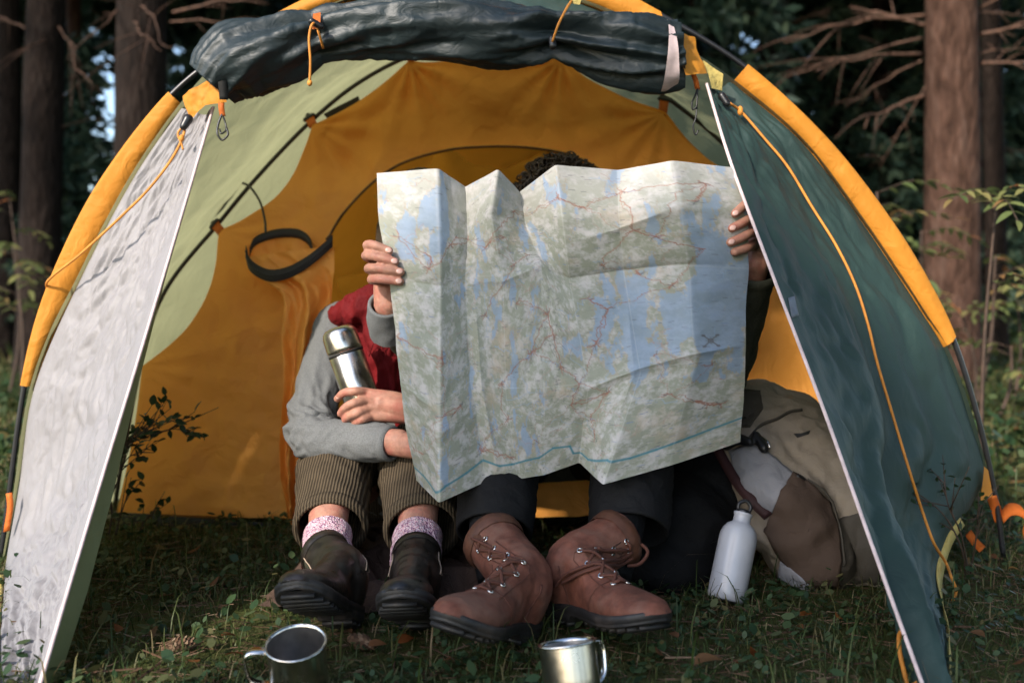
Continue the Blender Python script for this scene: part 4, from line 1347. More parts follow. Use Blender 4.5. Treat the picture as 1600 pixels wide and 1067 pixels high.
        # seam lines
        for sg in (-1, 1):
            pth = []
            for s_ in np.linspace(0, 1, 12):
                c_ = Vector(catmull(ctl, 12)[int(s_ * 11)])
                o_ = (up * (1 - s_) + f * s_ * .8 + up * .2 + lat * sg * .5).normalized()
                loc, nn = cast(c_ + lat * sg * .027 * k - o_ * .03, o_)
                pth.append(tuple(loc + o_ * .0006))
            obj('seam', tube(pth, .0010, 4), M['lace'], up_o)
    else:
        # elastic gussets with pale piping and a centre seam
        for sg in (-1, 1):
            rows_ = []
            for s_ in np.linspace(0, 1, 8):
                row = []
                for q_ in np.linspace(-1, 1, 7):
                    c_ = ank.lerp(top, s_ * .98) + f * q_ * (.010 + .014 * s_) * k
                    loc, nn = cast(c_ , lat * sg)
                    row.append(tuple(loc + lat * sg * .0015))
                rows_.append(row)
            g_o = obj('elastic_gusset', grid(np.array(rows_)), M['elastic'], up_o)
            obj('seam', tube([r_[0] for r_ in rows_], .0012, 4), M['stitch'], g_o)
            obj('seam', tube([r_[-1] for r_ in rows_], .0012, 4), M['stitch'], g_o)
        g = []
        for z_, o2 in ((.016, .001), (.01, .003), (.0, .003), (-.002, -.002)):
            row = []
            for p_ in ring_ - np.array(sd) * z_:
                o_ = p_ - (np.array(top) - np.array(sd) * z_)
                o_ = o_ / np.linalg.norm(o_)
                loc, nn = cast(p_ - o_ * .04, o_)
                row.append(np.array(loc) + o_ * o2)
            g.append(row)
        obj('collar', grid(np.array(g)), M['darkboot'], up_o)
    if style == 'work':      # welted seams of vamp and heel counter
        for prof in ([(.60, .052, 0), (.585, .045, .028), (.56, .03, .045), (.55, .018, .052)], [(.26, .075, .030), (.30, .05, .042), (.33, .025, .046)]):
            for sg in (-1, 1):
                pts_ = []
                for q_ in catmull(prof, 14):
                    o_ = (up * .6 + lat * sg * 1.0 * (q_[2] / .045) + f * .15).normalized()
                    loc, nn = cast(W(q_[0], sg * q_[2] * .8, q_[1]) - o_ * .02, o_)
                    pts_.append(tuple(loc + o_ * .0004))
                obj('seam', tube(pts_, .0013, 4), M['lace'], up_o)
    return up_o, bb

def nails(person, tips):
    """tips: list of (tip, direction, outward)"""
    for tip, d, o_ in tips:
        tip, d, o_ = Vector(tip), Vector(d).normalized(), Vector(o_).normalized()
        l = d.cross(o_).normalized(); o_ = l.cross(d)
        A = np.array([d, l, o_]).T
        obj('fingernail', ell(tip, (.0062, .0050, .0016), A, 12), M['nail'], person)

# ---- person on the left: grey jersey, red scarf-like waistcoat, corduroy trousers
p1 = thing('person', (-.27, 2.3, 0), 'person in grey long-sleeved top and brown corduroys hugging a flask, face behind map', 'person')
hd1 = Vector((-.200, 2.20, .705))
wR, eR, sR = P(650, 692, 1.85), P(489, 676, 1.985), Vector((-.385, 2.225, .475))
wL, eL, sL = P(644, 641, 1.945), Vector((-.02, 2.06, .27)), Vector((-.09, 2.24, .48))
kR, kL = Vector((-.352, 2.00, .205)), Vector((-.185, 1.99, .205))
aR, aL = P(510, 845, 1.77), P(652, 848, 1.755)
bodyp = head_parts(hd1) + [cap([Vector((-.26, 2.34, .12)), Vector((-.25, 2.30, .30)), Vector((-.235, 2.26, .47)), Vector((-.21, 2.23, .60))], [.12, .115, .12, .05]),
    cap([sR, eR, wR.lerp(eR, .15)], [.032, .024, .024]), cap([sL, eL, wL], [.032, .026, .025]), cap([sL, sR], [.05, .05]),
    cap([Vector((-.34, 2.34, .12)), kR, aR, aR + Vector((0.0, -.03, -.05))], [.08, .052, .034, .036]), cap([Vector((-.20, 2.34, .12)), kL, aL, aL + Vector((0, -.03, -.05))], [.08, .052, .034, .036])]
bv = blob(bodyp, .006, 3)
# hand laid over the flask: fingers point left
f1 = [[P(574, 613, 1.925), P(552, 611, 1.905), P(537, 614, 1.912), P(527, 623, 1.93)], [P(572, 626, 1.915), P(552, 630, 1.897), P(539, 637, 1.905), P(532, 646, 1.922)],
      [P(574, 639, 1.913), P(558, 645, 1.897), P(546, 650, 1.905), P(539, 656, 1.92)], [P(580, 650, 1.915), P(567, 654, 1.902), P(558, 658, 1.908), P(552, 661, 1.92)]]
h1p = hand_parts((P(646, 641, 1.945), .026), [(P(618, 634, 1.935), .026), (P(595, 631, 1.928), .021)], f1, [P(612, 632, 1.95), P(594, 634, 1.945), P(576, 634, 1.94)], .0090)
h1p += [cap([P(645, 634, 1.945), P(612, 624, 1.933), P(576, 616, 1.924)], [.020, .017, .012]), cap([P(645, 648, 1.94), P(612, 648, 1.928), P(580, 649, 1.917)], [.019, .016, .011])]
hv1 = blob(h1p, .0022, 6)
# other hand, behind the map: wrist leaves the cuff
h2p = hand_parts((P(604, 692, 1.89), .023), [(P(650, 697, 1.85), .024), (P(680, 700, 1.84), .022)], [[P(690, 690 + 8 * q, 1.835), P(712, 690 + 9 * q, 1.83), P(726, 694 + 9 * q, 1.845)] for q in range(4)], [P(664, 684, 1.85), P(684, 674, 1.845), P(700, 672, 1.845)], .0088)
hv2 = blob(h2p, .003, 3)
o_body1 = obj('body', join(bv, hv1, hv2), M['skin'], p1)
nails(p1, [(P(528, 619, 1.917), (-.5, .3, -.8), (-.5, -.8, .2))])
torso = [cap([Vector((-.26, 2.34, .14)), Vector((-.25, 2.30, .30)), Vector((-.235, 2.255, .46)), Vector((-.22, 2.245, .53))], [.135, .128, .122, .07]), cap([sR, sL], [.06, .06])]
tv, tf = blob(torso, .006, 4)
tv = tv + vnormals(tv, tf) * (.006 * ridge(tv * [16, 16, 9], 2))[:, None]
sl1 = sleeve_tube([sR, sR.lerp(eR, .5) + Vector((-.012, 0, 0)), eR + Vector((-.004, .006, .0)), eR.lerp(wR, .12) + Vector((0, -.012, -.012)), eR.lerp(wR, .45) + Vector((0, 0, -.008)), P(613, 693, 1.883)], [.055, .046, .040, .041, .038, .032], n=80, m=150, fold=.009, seed=1.1, bend=.5)
sl2 = sleeve_tube([sL, sL.lerp(eL, .5), eL, eL.lerp(wL, .5), P(662, 643, 1.965)], [.058, .05, .045, .040, .034], fold=.007, seed=4.1, bend=.5)
obj('jersey', join((tv, tf), sl1, sl2, hem_ring(P(600, 692, 1.893), P(613, 693, 1.883), .0335, out=.001)), M['sweater'], p1)
vest = [cap([Vector((-.265, 2.31, .22)), Vector((-.25, 2.275, .34)), Vector((-.235, 2.235, .46)), Vector((-.215, 2.225, .53))], [.118, .128, .128, .085]), cap([Vector((-.315, 2.20, .47)), Vector((-.16, 2.20, .49))], [.06, .06]),
        cap([P(532, 492, 2.16), P(575, 478, 2.13), P(615, 470, 2.12)], [.03, .045, .05]), cap([P(585, 490, 2.12), P(606, 560, 2.10), P(612, 612, 2.09)], [.035, .04, .03])]
vv_, vf_ = blob(vest, .005, 4)
vv_ = vv_ + vnormals(vv_, vf_) * (-.010 + .011 * ridge(vv_ * [24, 14, 9] + 2, 2) + .004 * fbm(vv_ * 40, 2))[:, None]
vest_o = obj('waistcoat', (vv_, vf_), M['vest'], p1)
fr = []
for i in range(16):
    a_ = P(random.uniform(585, 608), random.uniform(520, 545), 2.055)
    fr.append(tube(catmull([tuple(a_), tuple(a_ + Vector((random.uniform(-.006, .012), -.004, -.014))), tuple(a_ + Vector((random.uniform(-.015, .015), -.002, -.035)))], 6), .0008, 4))
obj('fringe', join(*fr), M['vest'], vest_o)
pel = blob([ell((-.27, 2.35, .12), (.17, .14, .115)), cap([Vector((-.34, 2.33, .13)), Vector((-.20, 2.33, .13))], [.10, .10])], .008, 3)
hemR, hemL = P(516, 826, 1.825), P(660, 829, 1.805)
tr1 = sleeve_tube([Vector((-.345, 2.33, .14)), Vector((-.35, 2.16, .205)), kR, kR.lerp(hemR, .5) + Vector((0, -.01, 0)), hemR], [.098, .082, .070, .068, .064], n=64, m=110, fold=.007, seed=2.2, bend=.55)
tr2 = sleeve_tube([Vector((-.195, 2.33, .14)), Vector((-.19, 2.16, .205)), kL, kL.lerp(hemL, .5) + Vector((0, -.01, 0)), hemL], [.098, .082, .070, .070, .066], n=64, m=110, fold=.008, seed=6.2, bend=.55)
cu1 = hem_ring(hemR + (kR - hemR).normalized() * .022, hemR, .065, 64, out=.004)
cu2 = hem_ring(hemL + (kL - hemL).normalized() * .022, hemL, .067, 64, out=.004)
obj('trousers', join(pel, tr1, tr2, cu1, cu2), M['cord_trousers'], p1)
t1_, t2_ = P(511, 874, 1.73), P(650, 874, 1.712)
for a_, b_, s_ in ((aR + Vector((0, .012, .004)), t1_, .1), (aL + Vector((0, .012, .004)), t2_, 2.3)):
    v_, f_ = sleeve_tube([b_ + (b_ - a_) * .3, b_, a_.lerp(b_, .35), a_ + (a_ - b_) * .12], [.040, .041, .041, .043], n=48, m=40, fold=.004, seed=s_)
    obj('sock', (v_, f_), M['sock'], p1)
boot(p1, P(550, 976, 1.655), P(458, 946, 1.41), P(507, 864, 1.712), .12, 'chelsea', 'dark oiled pull-on boot on the right foot, sole turned to the viewer', -1)
boot(p1, P(655, 978, 1.65), P(622, 960, 1.40), P(651, 866, 1.705), 0.05, 'chelsea', 'dark oiled pull-on boot on the left foot, beside the brown boot', 1)

def curls(c, rx, ry, rz, n, zmin, size):
    parts = []
    for i in range(n):
        while True:
            d = rng.normal(size=3); d /= np.linalg.norm(d)
            if d[2] > zmin and d[1] > -.75 - d[2]: break
        o_ = np.array(c) + d * [rx, ry, rz] * rng.uniform(.95, 1.12)
        a = np.linspace(0, rng.uniform(4, 8), 9)
        e1 = np.cross(d, rng.normal(size=3)); e1 /= np.linalg.norm(e1); e2 = np.cross(d, e1) * .5 + d * .8
        rr = size * rng.uniform(.6, 1.3)
        parts.append(tube(o_ + rr * (np.cos(a)[:, None] * e1 + np.sin(a)[:, None] * e2) + np.outer(a, e1) * .0015, np.linspace(.0025, .0012, 9), 4, caps=False))
    return join(*parts)
hv_, hf_ = join(blob([ell(hd1 + Vector((0, .018, .03)), (.086, .098, .098)), cap([hd1 + Vector((-.065, .03, .0)), hd1 + Vector((-.075, .03, -.10)), hd1 + Vector((-.06, .03, -.17))], [.035, .03, .015]), cap([hd1 + Vector((.065, .03, .0)), hd1 + Vector((.07, .04, -.14))], [.035, .02])], .004, 3))
obj('hair', (hv_ + vnormals(hv_, hf_) * (.005 * ridge(hv_ * [60, 60, 7], 2))[:, None], hf_), M['hair'], p1)
for hd_, pp_ in ((hd1, p1), (Vector((.112, 2.30, .732)), None)):
    EY = EY + [(hd_, pp_)] if 'EY' in globals() else [(hd_, pp_)]

# ---- person on the right: dark jacket, black jeans, brown lace-up boots
p2 = thing('person', (.11, 2.4, 0), 'curly-haired person in dark clothes and brown lace-up boots holding the map open', 'person')
hd2 = Vector((.112, 2.30, .732))
rs, ls = Vector((-.07, 2.34, .55)), Vector((.30, 2.34, .55))
re, le = Vector((-.13, 2.10, .36)), P(1112, 585, 2.05)
rw, lw = P(606, 476, 1.86), P(1180, 412, 1.845)
bodyp = head_parts(hd2) + [cap([Vector((.11, 2.43, .13)), Vector((.11, 2.40, .30)), Vector((.11, 2.35, .50)), Vector((.112, 2.32, .66))], [.14, .13, .14, .055]), cap([rs, ls], [.06, .06]), cap([rs, re, rw], [.036, .028, .027]), cap([ls, le, P(1158, 492, 1.935), lw], [.034, .026, .026, .027])]
k1, k2 = Vector((-.012, 1.955, .375)), Vector((.243, 1.955, .37))
hm1, hm2 = P(772, 832, 1.735), P(982, 830, 1.755)
a1, a2 = P(784, 905, 1.66), P(948, 900, 1.68)
bodyp += [cap([Vector((.03, 2.42, .13)), k1, P(769, 836, 1.71), a1], [.07, .045, .030, .030]), cap([Vector((.19, 2.42, .13)), k2, P(968, 834, 1.73), a2], [.07, .045, .030, .030])]
bv = blob(bodyp, .006, 3)
fA = [[P(588, 392, 1.835), P(574, 384, 1.80), P(584, 383, 1.768), P(608, 392, 1.763)], [P(588, 408, 1.835), P(572, 400, 1.80), P(584, 400, 1.765), P(617, 409, 1.760)],
      [P(590, 424, 1.835), P(576, 420, 1.80), P(588, 419, 1.765), P(626, 425, 1.760)], [P(594, 438, 1.835), P(581, 437, 1.805), P(594, 436, 1.768), P(625, 440, 1.764)]]
hA = hand_parts((rw, .026), [(P(605, 450, 1.86), .026), (P(602, 425, 1.855), .022)], fA, [P(615, 445, 1.87), P(622, 420, 1.855), P(626, 400, 1.84), P(628, 388, 1.832)], .0094)
hA.append(cap([P(596, 396, 1.845), P(602, 438, 1.848)], [.014, .017]))
fB = [[P(1180, 322, 1.86), P(1173, 315, 1.825), P(1164, 320, 1.787), P(1148, 334, 1.772)], [P(1186, 342, 1.86), P(1176, 339, 1.825), P(1166, 345, 1.784), P(1143, 357, 1.770)],
      [P(1186, 362, 1.86), P(1178, 361, 1.825), P(1168, 367, 1.782), P(1141, 379, 1.768)], [P(1182, 382, 1.86), P(1177, 382, 1.83), P(1168, 387, 1.787), P(1148, 394, 1.772)]]
hB = hand_parts((lw, .027), [(P(1180, 385, 1.865), .027), (P(1176, 355, 1.868), .023)], fB, [P(1168, 385, 1.88), P(1158, 358, 1.86), P(1152, 335, 1.845), P(1150, 322, 1.838)], .0096)
hB.append(cap([P(1180, 328, 1.868), P(1178, 385, 1.868)], [.014, .018]))
ob2 = obj('body', join(bv, blob(hA, .0022, 3), blob(hB, .0022, 3)), M['skin'], p2)
nails(p2, [(P(607, 391, 1.756), (1, 0, -.35), (.1, -1, .2)), (P(616, 408, 1.753), (1, 0, -.35), (.1, -1, .2)), (P(624, 424, 1.753), (1, 0, -.25), (.1, -1, .2)), (P(623, 439, 1.757), (1, 0, -.2), (.1, -1, .2)),
           (P(1149, 333, 1.765), (-1, 0, -.6), (-.1, -1, .2)), (P(1145, 356, 1.763), (-1, 0, -.4), (-.1, -1, .2)), (P(1143, 378, 1.761), (-1, 0, -.4), (-.1, -1, .2))])
jt = blob([cap([Vector((.11, 2.43, .15)), Vector((.11, 2.40, .30)), Vector((.11, 2.345, .50)), Vector((.112, 2.33, .60))], [.155, .15, .15, .085]), cap([rs, ls], [.075, .075])], .007, 4)
jt = (jt[0] + vnormals(*jt) * (.008 * ridge(jt[0] * [14, 14, 8], 2))[:, None], jt[1])
js1 = sleeve_tube([rs, rs.lerp(re, .5), re, re.lerp(rw, .5), P(606, 486, 1.875)], [.07, .062, .054, .046, .037], fold=.008, seed=3.3, bend=.5)
js2 = sleeve_tube([ls, ls.lerp(le, .5), le, P(1158, 492, 1.935), P(1179, 426, 1.852)], [.07, .064, .056, .046, .038], fold=.008, seed=5.3, bend=.5)
obj('jacket', join(jt, js1, js2, hem_ring(P(1179, 438, 1.862), P(1180, 424, 1.852), .039, out=.002)), M['jacket'], p2)
cuff = obj('cuff', sleeve_tube([P(612, 520, 1.91), P(607, 496, 1.885), P(605, 474, 1.858)], [.040, .039, .036], n=32, m=24, fold=.003, seed=.4), M['sweater'], p2)  # paler cloth stands in for the sunlit end of the olive sleeve
cuff['label'] = 'jacket cuff in paler cloth for the sunlight on it'
jp = blob([ell((.11, 2.44, .12), (.18, .14, .115))], .008, 3)
hm1, hm2 = P(772, 832, 1.735), P(982, 830, 1.755)
jl1 = sleeve_tube([Vector((.03, 2.42, .15)), Vector((0, 2.15, .31)), k1, k1.lerp(hm1, .35), k1.lerp(hm1, .7), hm1], [.105, .09, .075, .073, .070, .066], n=56, m=110, fold=.012, seed=7.7, bend=.5)
jl2 = sleeve_tube([Vector((.19, 2.42, .15)), Vector((.225, 2.15, .30)), k2, k2.lerp(hm2, .35), k2.lerp(hm2, .7), hm2], [.105, .09, .075, .075, .073, .070], n=56, m=110, fold=.012, seed=9.7, bend=.5)
obj('jeans', join(jp, jl1, jl2), M['jeans'], p2)
for q0, q1, q2 in ((k1.lerp(hm1, .6), P(769, 836, 1.71), a1), (k2.lerp(hm2, .6), P(968, 834, 1.73), a2)):
    obj('sock', tube(catmull([tuple(q0), tuple(q1), tuple(q2)], 16), .040, 24), M['jeans'], p2)
obj('hair', join(blob([ell(hd2 + Vector((0, .015, .03)), (.094, .104, .100))], .006, 2), curls(hd2 + Vector((0, .012, .03)), .097, .106, .104, 700, -.35, .011)), M['hair'], p2)
for hd_, pp_ in EY:
    pp_ = pp_ or p2
    for sx_ in (-.03, .03):
        e_ = obj('eye', ell(hd_ + Vector((sx_, -.088, .004)), (.011, .007, .0065)), M['enamel'], pp_)
        obj('iris', ell(hd_ + Vector((sx_, -.0945, .004)), (.0045, .002, .0045)), M['hair'], e_)
        obj('eyebrow', ell(hd_ + Vector((sx_, -.100, .026)), (.018, .004, .004)), M['hair'], pp_)
    obj('lips', ell(hd_ + Vector((0, -.096, -.058)), (.021, .006, .007)), M['bootcollar'], pp_)
b1, bb1 = boot(p2, P(826, 990, 1.60), P(684, 1000, 1.35), P(768, 842, 1.69), -.12, 'work', 'brown lace-up leather boot on the right foot, toe pointing left', 1)
b2, bb2 = boot(p2, P(866, 957, 1.67), P(1036, 1000, 1.42), P(968, 840, 1.71), -.05, 'work', 'brown lace-up leather boot on the left foot, laces trailing', -1)
lp = [(985, 862), (968, 872), (940, 880), (905, 890), (880, 902), (870, 914)]
obj('lace', join(tube(catmull([tuple(hit(bb2, a_, c_, .004, 1.66)) for a_, c_ in lp], 50), .003, 6), tube(catmull([tuple(hit(bb2, a_, c_ + 8, .004, 1.66)) for a_, c_ in lp[:-1]], 50), .003, 6),
                 tube(catmull([tuple(P(982, 862, 1.675)), tuple(P(1000, 850, 1.67)), tuple(P(1012, 862, 1.66)), tuple(P(1000, 880, 1.655)), tuple(P(980, 884, 1.655))], 40), .003, 6)), M['lace'], b2)

# ------------------------------------------------------------------ map
rowA = [(590, 271, 1.805), (683, 264, 1.735), (727, 293, 1.790), (778, 265, 1.725), (811, 302, 1.795), (868, 258, 1.735), (965, 266, 1.770), (1050, 252, 1.745), (1143, 262, 1.795)]
rowB = [(593, 350, 1.800), (686, 352, 1.728), (731, 362, 1.775), (766, 335, 1.735), (822, 352, 1.790), (879, 338, 1.730), (966, 338, 1.745), (1063, 326, 1.725), (1167, 328, 1.790)]
rowC = [(612, 446, 1.790), (688, 450, 1.722), (727, 442, 1.750), (786, 440, 1.748), (846, 415, 1.752), (890, 440, 1.745), (975, 430, 1.760), (1078, 425, 1.745), (1168, 430, 1.795)]
rowD = [(628, 606, 1.775), (687, 636, 1.695), (735, 600, 1.735), (790, 612, 1.738), (850, 612, 1.742), (919, 604, 1.745), (1000, 584, 1.738), (1085, 570, 1.735), (1163, 563, 1.790)]
rowE = [(651, 750, 1.765), (686, 785, 1.675), (760, 752, 1.730), (808, 748, 1.745), (850, 742, 1.750), (905, 723, 1.765), (942, 757, 1.700), (1045, 727, 1.735), (1156, 690, 1.790)]
CT = PV(np.array([rowA, rowB, rowC, rowD, rowE]))
rv = np.array([0, .16, .36, .68, 1.0])
NU, NV = 430, 370
uu, vv = np.linspace(0, 8, NU), np.linspace(0, 1, NV)
iu = np.clip(uu.astype(int), 0, 7); fu = (uu - iu)
iv = np.clip(np.searchsorted(rv, vv, side='right') - 1, 0, 3); fv = (vv - rv[iv]) / (rv[iv + 1] - rv[iv])
Gm = (CT[iv][:, iu] * (1 - fu)[None, :, None] + CT[iv][:, iu + 1] * fu[None, :, None]) * (1 - fv)[:, None, None] + (CT[iv + 1][:, iu] * (1 - fu)[None, :, None] + CT[iv + 1][:, iu + 1] * fu[None, :, None]) * fv[:, None, None]
for _ in range(5):        # soften the creases a little
    Gm[:, 1:-1] = Gm[:, 1:-1] * .5 + (Gm[:, :-2] + Gm[:, 2:]) * .25
    Gm[1:-1] = Gm[1:-1] * .5 + (Gm[:-2] + Gm[2:]) * .25
U, VV = np.meshgrid(uu / 8, vv)
co = np.stack([U * 5, VV * 4.5, 0 * U], -1)
# sharp paper folds: raised and sunken ridges
def crease(p0, p1, amp, w=.035):
    d = np.array(p1) - np.array(p0); L_ = np.linalg.norm(d); d /= L_
    q = np.stack([U - p0[0], VV - p0[1]], -1)
    s_ = q @ d; n_ = np.abs(q @ np.array([-d[1], d[0]]))
    return amp * np.exp(-n_ / w) * np.clip(np.minimum(s_, L_ - s_) * 8, 0, 1)
disp = .006 * fbm(co * .7, 2) + .0010 * ridge(co * 2.0 + 6, 2) + .0050 * crumple(U * 6, VV * 5, 34, 41, 1.0) + .0016 * crumple(U * 6, VV * 5, 160, 42, .8)
for c_ in [((.60, .69), (1.0, .62), .010, .02), ((.0, .34), (.2, .36), -.006, .02), ((.5, .36), (.97, .33), -.010, .03), ((.25, .36), (.55, .36), .008, .03), ((.62, .25), (.95, .12), .010, .04), ((.0, .66), (.13, .70), .008, .015), ((.3, 1), (.28, .4), .005, .02), ((.1, .15), (.3, .3), .006, .03), ((.75, .4), (.72, 1), .004, .02)]:
    disp = disp + crease(*c_)
Nm = gnormals(Gm)
if Nm[..., 1].mean() > 0: Nm = -Nm
Gm = Gm + Nm * disp[..., None]
# print
rmap = np.random.default_rng(12)
land = np.array([.28, .295, .235]); pale = np.array([.48, .465, .45]); warm = np.array([.42, .335, .24]); blue = np.array([.23, .32, .45]); teal = np.array([.05, .19, .24]); road = np.array([.29, .13, .09]); ink = np.array([.14, .14, .15])
q = np.stack([U * 9, VV * 8, 0 * U], -1)
n1 = fbm(q * .8 + 4, 5, .6); n2 = fbm(q * 2.6 + 9, 5, .65); n3 = fbm(q * 10, 3, .7)
topo = .5 + .5 * np.sin(fbm(q * 1.6 + 1, 5, .6) * 40)
col = land + (pale - land) * np.clip(n2 * 2.4 + .30 + n3 * .9, 0, 1)[..., None]
col = col + (warm - col) * np.clip(n1 * 2 - .35 + n3 * .5, 0, .7)[..., None]
col = col * (1 - .07 * (topo > .93))[..., None]
col = col + (pale - col) * (.55 * np.clip(1 - VV / .22, 0, 1))[..., None]  # paler towards the top edge
bias = -.19 + .40 * np.exp(-(((U - .10) / .07) ** 2 + ((VV - .13) / .10) ** 2)) + .52 * np.exp(-(((U - .82) / .16) ** 2 + ((VV - .52) / .14) ** 2)) + .40 * np.exp(-(((U - .95) / .07) ** 2 + ((VV - .35) / .25) ** 2)) \
    + .25 * np.exp(-(((U - .32) / .05) ** 2 + ((VV - .28) / .1) ** 2)) + .30 * np.exp(-(((U - .34 - .1 * VV) / .02) ** 2)) * (VV > .5) + .2 * np.exp(-(((U - .55) / .08) ** 2 + ((VV - .06) / .08) ** 2)) - .35 * (VV > .74) * (U > .5)
wn_ = fbm(q * np.array([2.0, .8, 1]) + 2, 6, .62) * .95 + bias
wat = np.clip(wn_ * 14, 0, 1)
shore = np.exp(-(wn_ / .025) ** 2)
col = col + (blue - col) * (wat * (.72 + .3 * n2))[..., None]
col = col + (warm * .85 - col) * (shore * .45)[..., None]
def stroke(pts, c_, w=.0022, a_=.85):
    global col
    pts = np.asarray(pts, float)
    asp = .9
    for k_ in range(len(pts) - 1):
        a0, b0 = pts[k_], pts[k_ + 1]
        x0, x1 = sorted((a0[0], b0[0])); y0, y1 = sorted((a0[1], b0[1]))
        m_ = 3 * w
        j0, j1 = np.searchsorted(uu / 8, (x0 - m_, x1 + m_)); i0, i1 = np.searchsorted(vv, (y0 - m_, y1 + m_))
        if j1 <= j0 or i1 <= i0: continue
        us, vs = U[i0:i1, j0:j1] - a0[0], (VV[i0:i1, j0:j1] - a0[1]) * asp
        d = np.array([b0[0] - a0[0], (b0[1] - a0[1]) * asp]); L2 = max(d @ d, 1e-12)
        t = np.clip((us * d[0] + vs * d[1]) / L2, 0, 1)
        dist = np.hypot(us - t * d[0], vs - t * d[1])
        al = a_ * np.clip(1.5 - dist / w, 0, 1)[..., None]
        col[i0:i1, j0:j1] += (c_ - col[i0:i1, j0:j1]) * al
def wander(a0, b0, n_=14, amp=.022):
    a0, b0 = np.array(a0), np.array(b0)
    t = np.linspace(0, 1, n_)[:, None]
    w = np.cumsum(rmap.normal(0, 1, (n_, 2)), 0); w -= w[0] + (w[-1] - w[0]) * t
    return a0 + (b0 - a0) * t + w * amp * np.linalg.norm(b0 - a0) * 1.1
towns = [(.10, .30), (.17, .22), (.04, .20), (.33, .25), (.31, .46), (.13, .55), (.47, .30), (.52, .48), (.55, .62), (.58, .74), (.66, .42), (.70, .32), (.82, .24), (.84, .40), (.78, .36), (.62, .10), (.76, .08), (.93, .07), (.36, .66), (.37, .78), (.36, .92), (.25, .90), (.46, .58), (.68, .72), (.83, .76), (.95, .83), (.20, .72), (.45, .12), (.70, .46), (.66, .56), (.90, .14)]
for i_ in range(26): towns.append((rmap.random(), rmap.uniform(.03, .93)))
for i_, a0 in enumerate(towns):
    ds = sorted(range(len(towns)), key=lambda j_: np.hypot(towns[j_][0] - a0[0], towns[j_][1] - a0[1]))[1:5]
    main = i_ < 31
    for j_ in ds[:2 + (i_ % 2)]:
        if rmap.random() < .75: stroke(wander(a0, towns[j_], 26, .020), road, .0013 if main and rmap.random() < .5 else .0009, .65 if main else .4)
    for q_ in range(rmap.integers(4, 9) if main else 3):
        an, l_ = rmap.uniform(0, 6.28), rmap.uniform(.006, .022)
        stroke(wander(a0, (a0[0] + math.cos(an) * l_, a0[1] + math.sin(an) * l_), 6, .10), road if q_ % 3 else ink, .0012, .65)
for i_ in range(700):
    a0 = rmap.random(2); l_ = rmap.uniform(.004, .018)
    an = rmap.normal(-.06, .12)
    stroke([a0, (a0[0] + math.cos(an) * l_, a0[1] + math.sin(an) * l_)], ink if rmap.random() < .7 else np.array([.14, .20, .36]), .0010, rmap.uniform(.3, .75))
for i_ in range(170):
    a0 = rmap.random(2)
    stroke(wander(a0, a0 + rmap.normal(0, .05, 2), 12, .06), (road * .8 + .12) if i_ % 2 else np.array([.25, .36, .52]), .0009, .45)
for i_ in range(130):
    a0 = np.array([.53, .5]) + rmap.normal(0, 1, 2) * [.03, .15]
    stroke([a0, a0 + rmap.normal(0, .010, 2)], ink, .0011, .5)
bl = [(0, .955), (.05, .955), (.11, .975), (.14, .955), (.20, .945), (.25, .930), (.31, .950), (.36, .945), (.42, .935), (.48, .93), (.53, .905), (.585, .915), (.60, .95), (.66, .965), (.69, .955), (.74, .935), (.79, .94), (.84, .935), (.90, .925), (1, .905)]
stroke(bl, teal, .0032, .95)
for i_ in range(50):
    a0 = np.array([rmap.random(), rmap.uniform(.968, .985)])
    stroke([a0, a0 + [.004, 0]], ink, .0012, .8)
for k_ in range(1, 8): stroke([(k_ / 8, 0), (k_ / 8, 1)], np.array([.7, .7, .7]), .0012, .16)
for r_ in (.34, .67): stroke([(0, r_), (1, r_)], np.array([.7, .7, .7]), .0012, .14)
cc = np.array([.915, .60])                       # compass rose
an = np.linspace(0, 6.28, 17)
stroke(cc + np.stack([np.cos(an) * .006, np.sin(an) * .007], -1), ink, .0012, 1)
stroke([cc - [.012, 0], cc + [.012, 0]], ink, .0010, .9); stroke([cc - [0, .013], cc + [0, .013]], ink, .0010, .9)
for d_ in ((1, 1), (-1, 1)):
    stroke([cc - np.array(d_) * [.017, .019], cc + np.array(d_) * [.017, .019]], ink, .0016, 1)
    for s_ in (-1, 1): stroke([cc + s_ * np.array(d_) * [.017, .019] - [.002, 0], cc + s_ * np.array(d_) * [.017, .019] + [.002, 0]], ink, .003, 1)
col = np.clip(col, 0.02, .9)
# two skins a hair apart: printed front, printed back
Vf = Gm.reshape(-1, 3)
me = fmesh('map', Vf, gfaces(NV, NU))
at = me.color_attributes.new('print', 'FLOAT_COLOR', 'POINT')
at.data.foreach_set('color', np.concatenate([col.reshape(-1, 3), np.ones((NU * NV, 1))], 1).astype(np.float32).ravel())
mp = ob('map', me, M['paper'])
tag(mp, 'large unfolded paper road map with fold creases held up in front of two people', 'map')

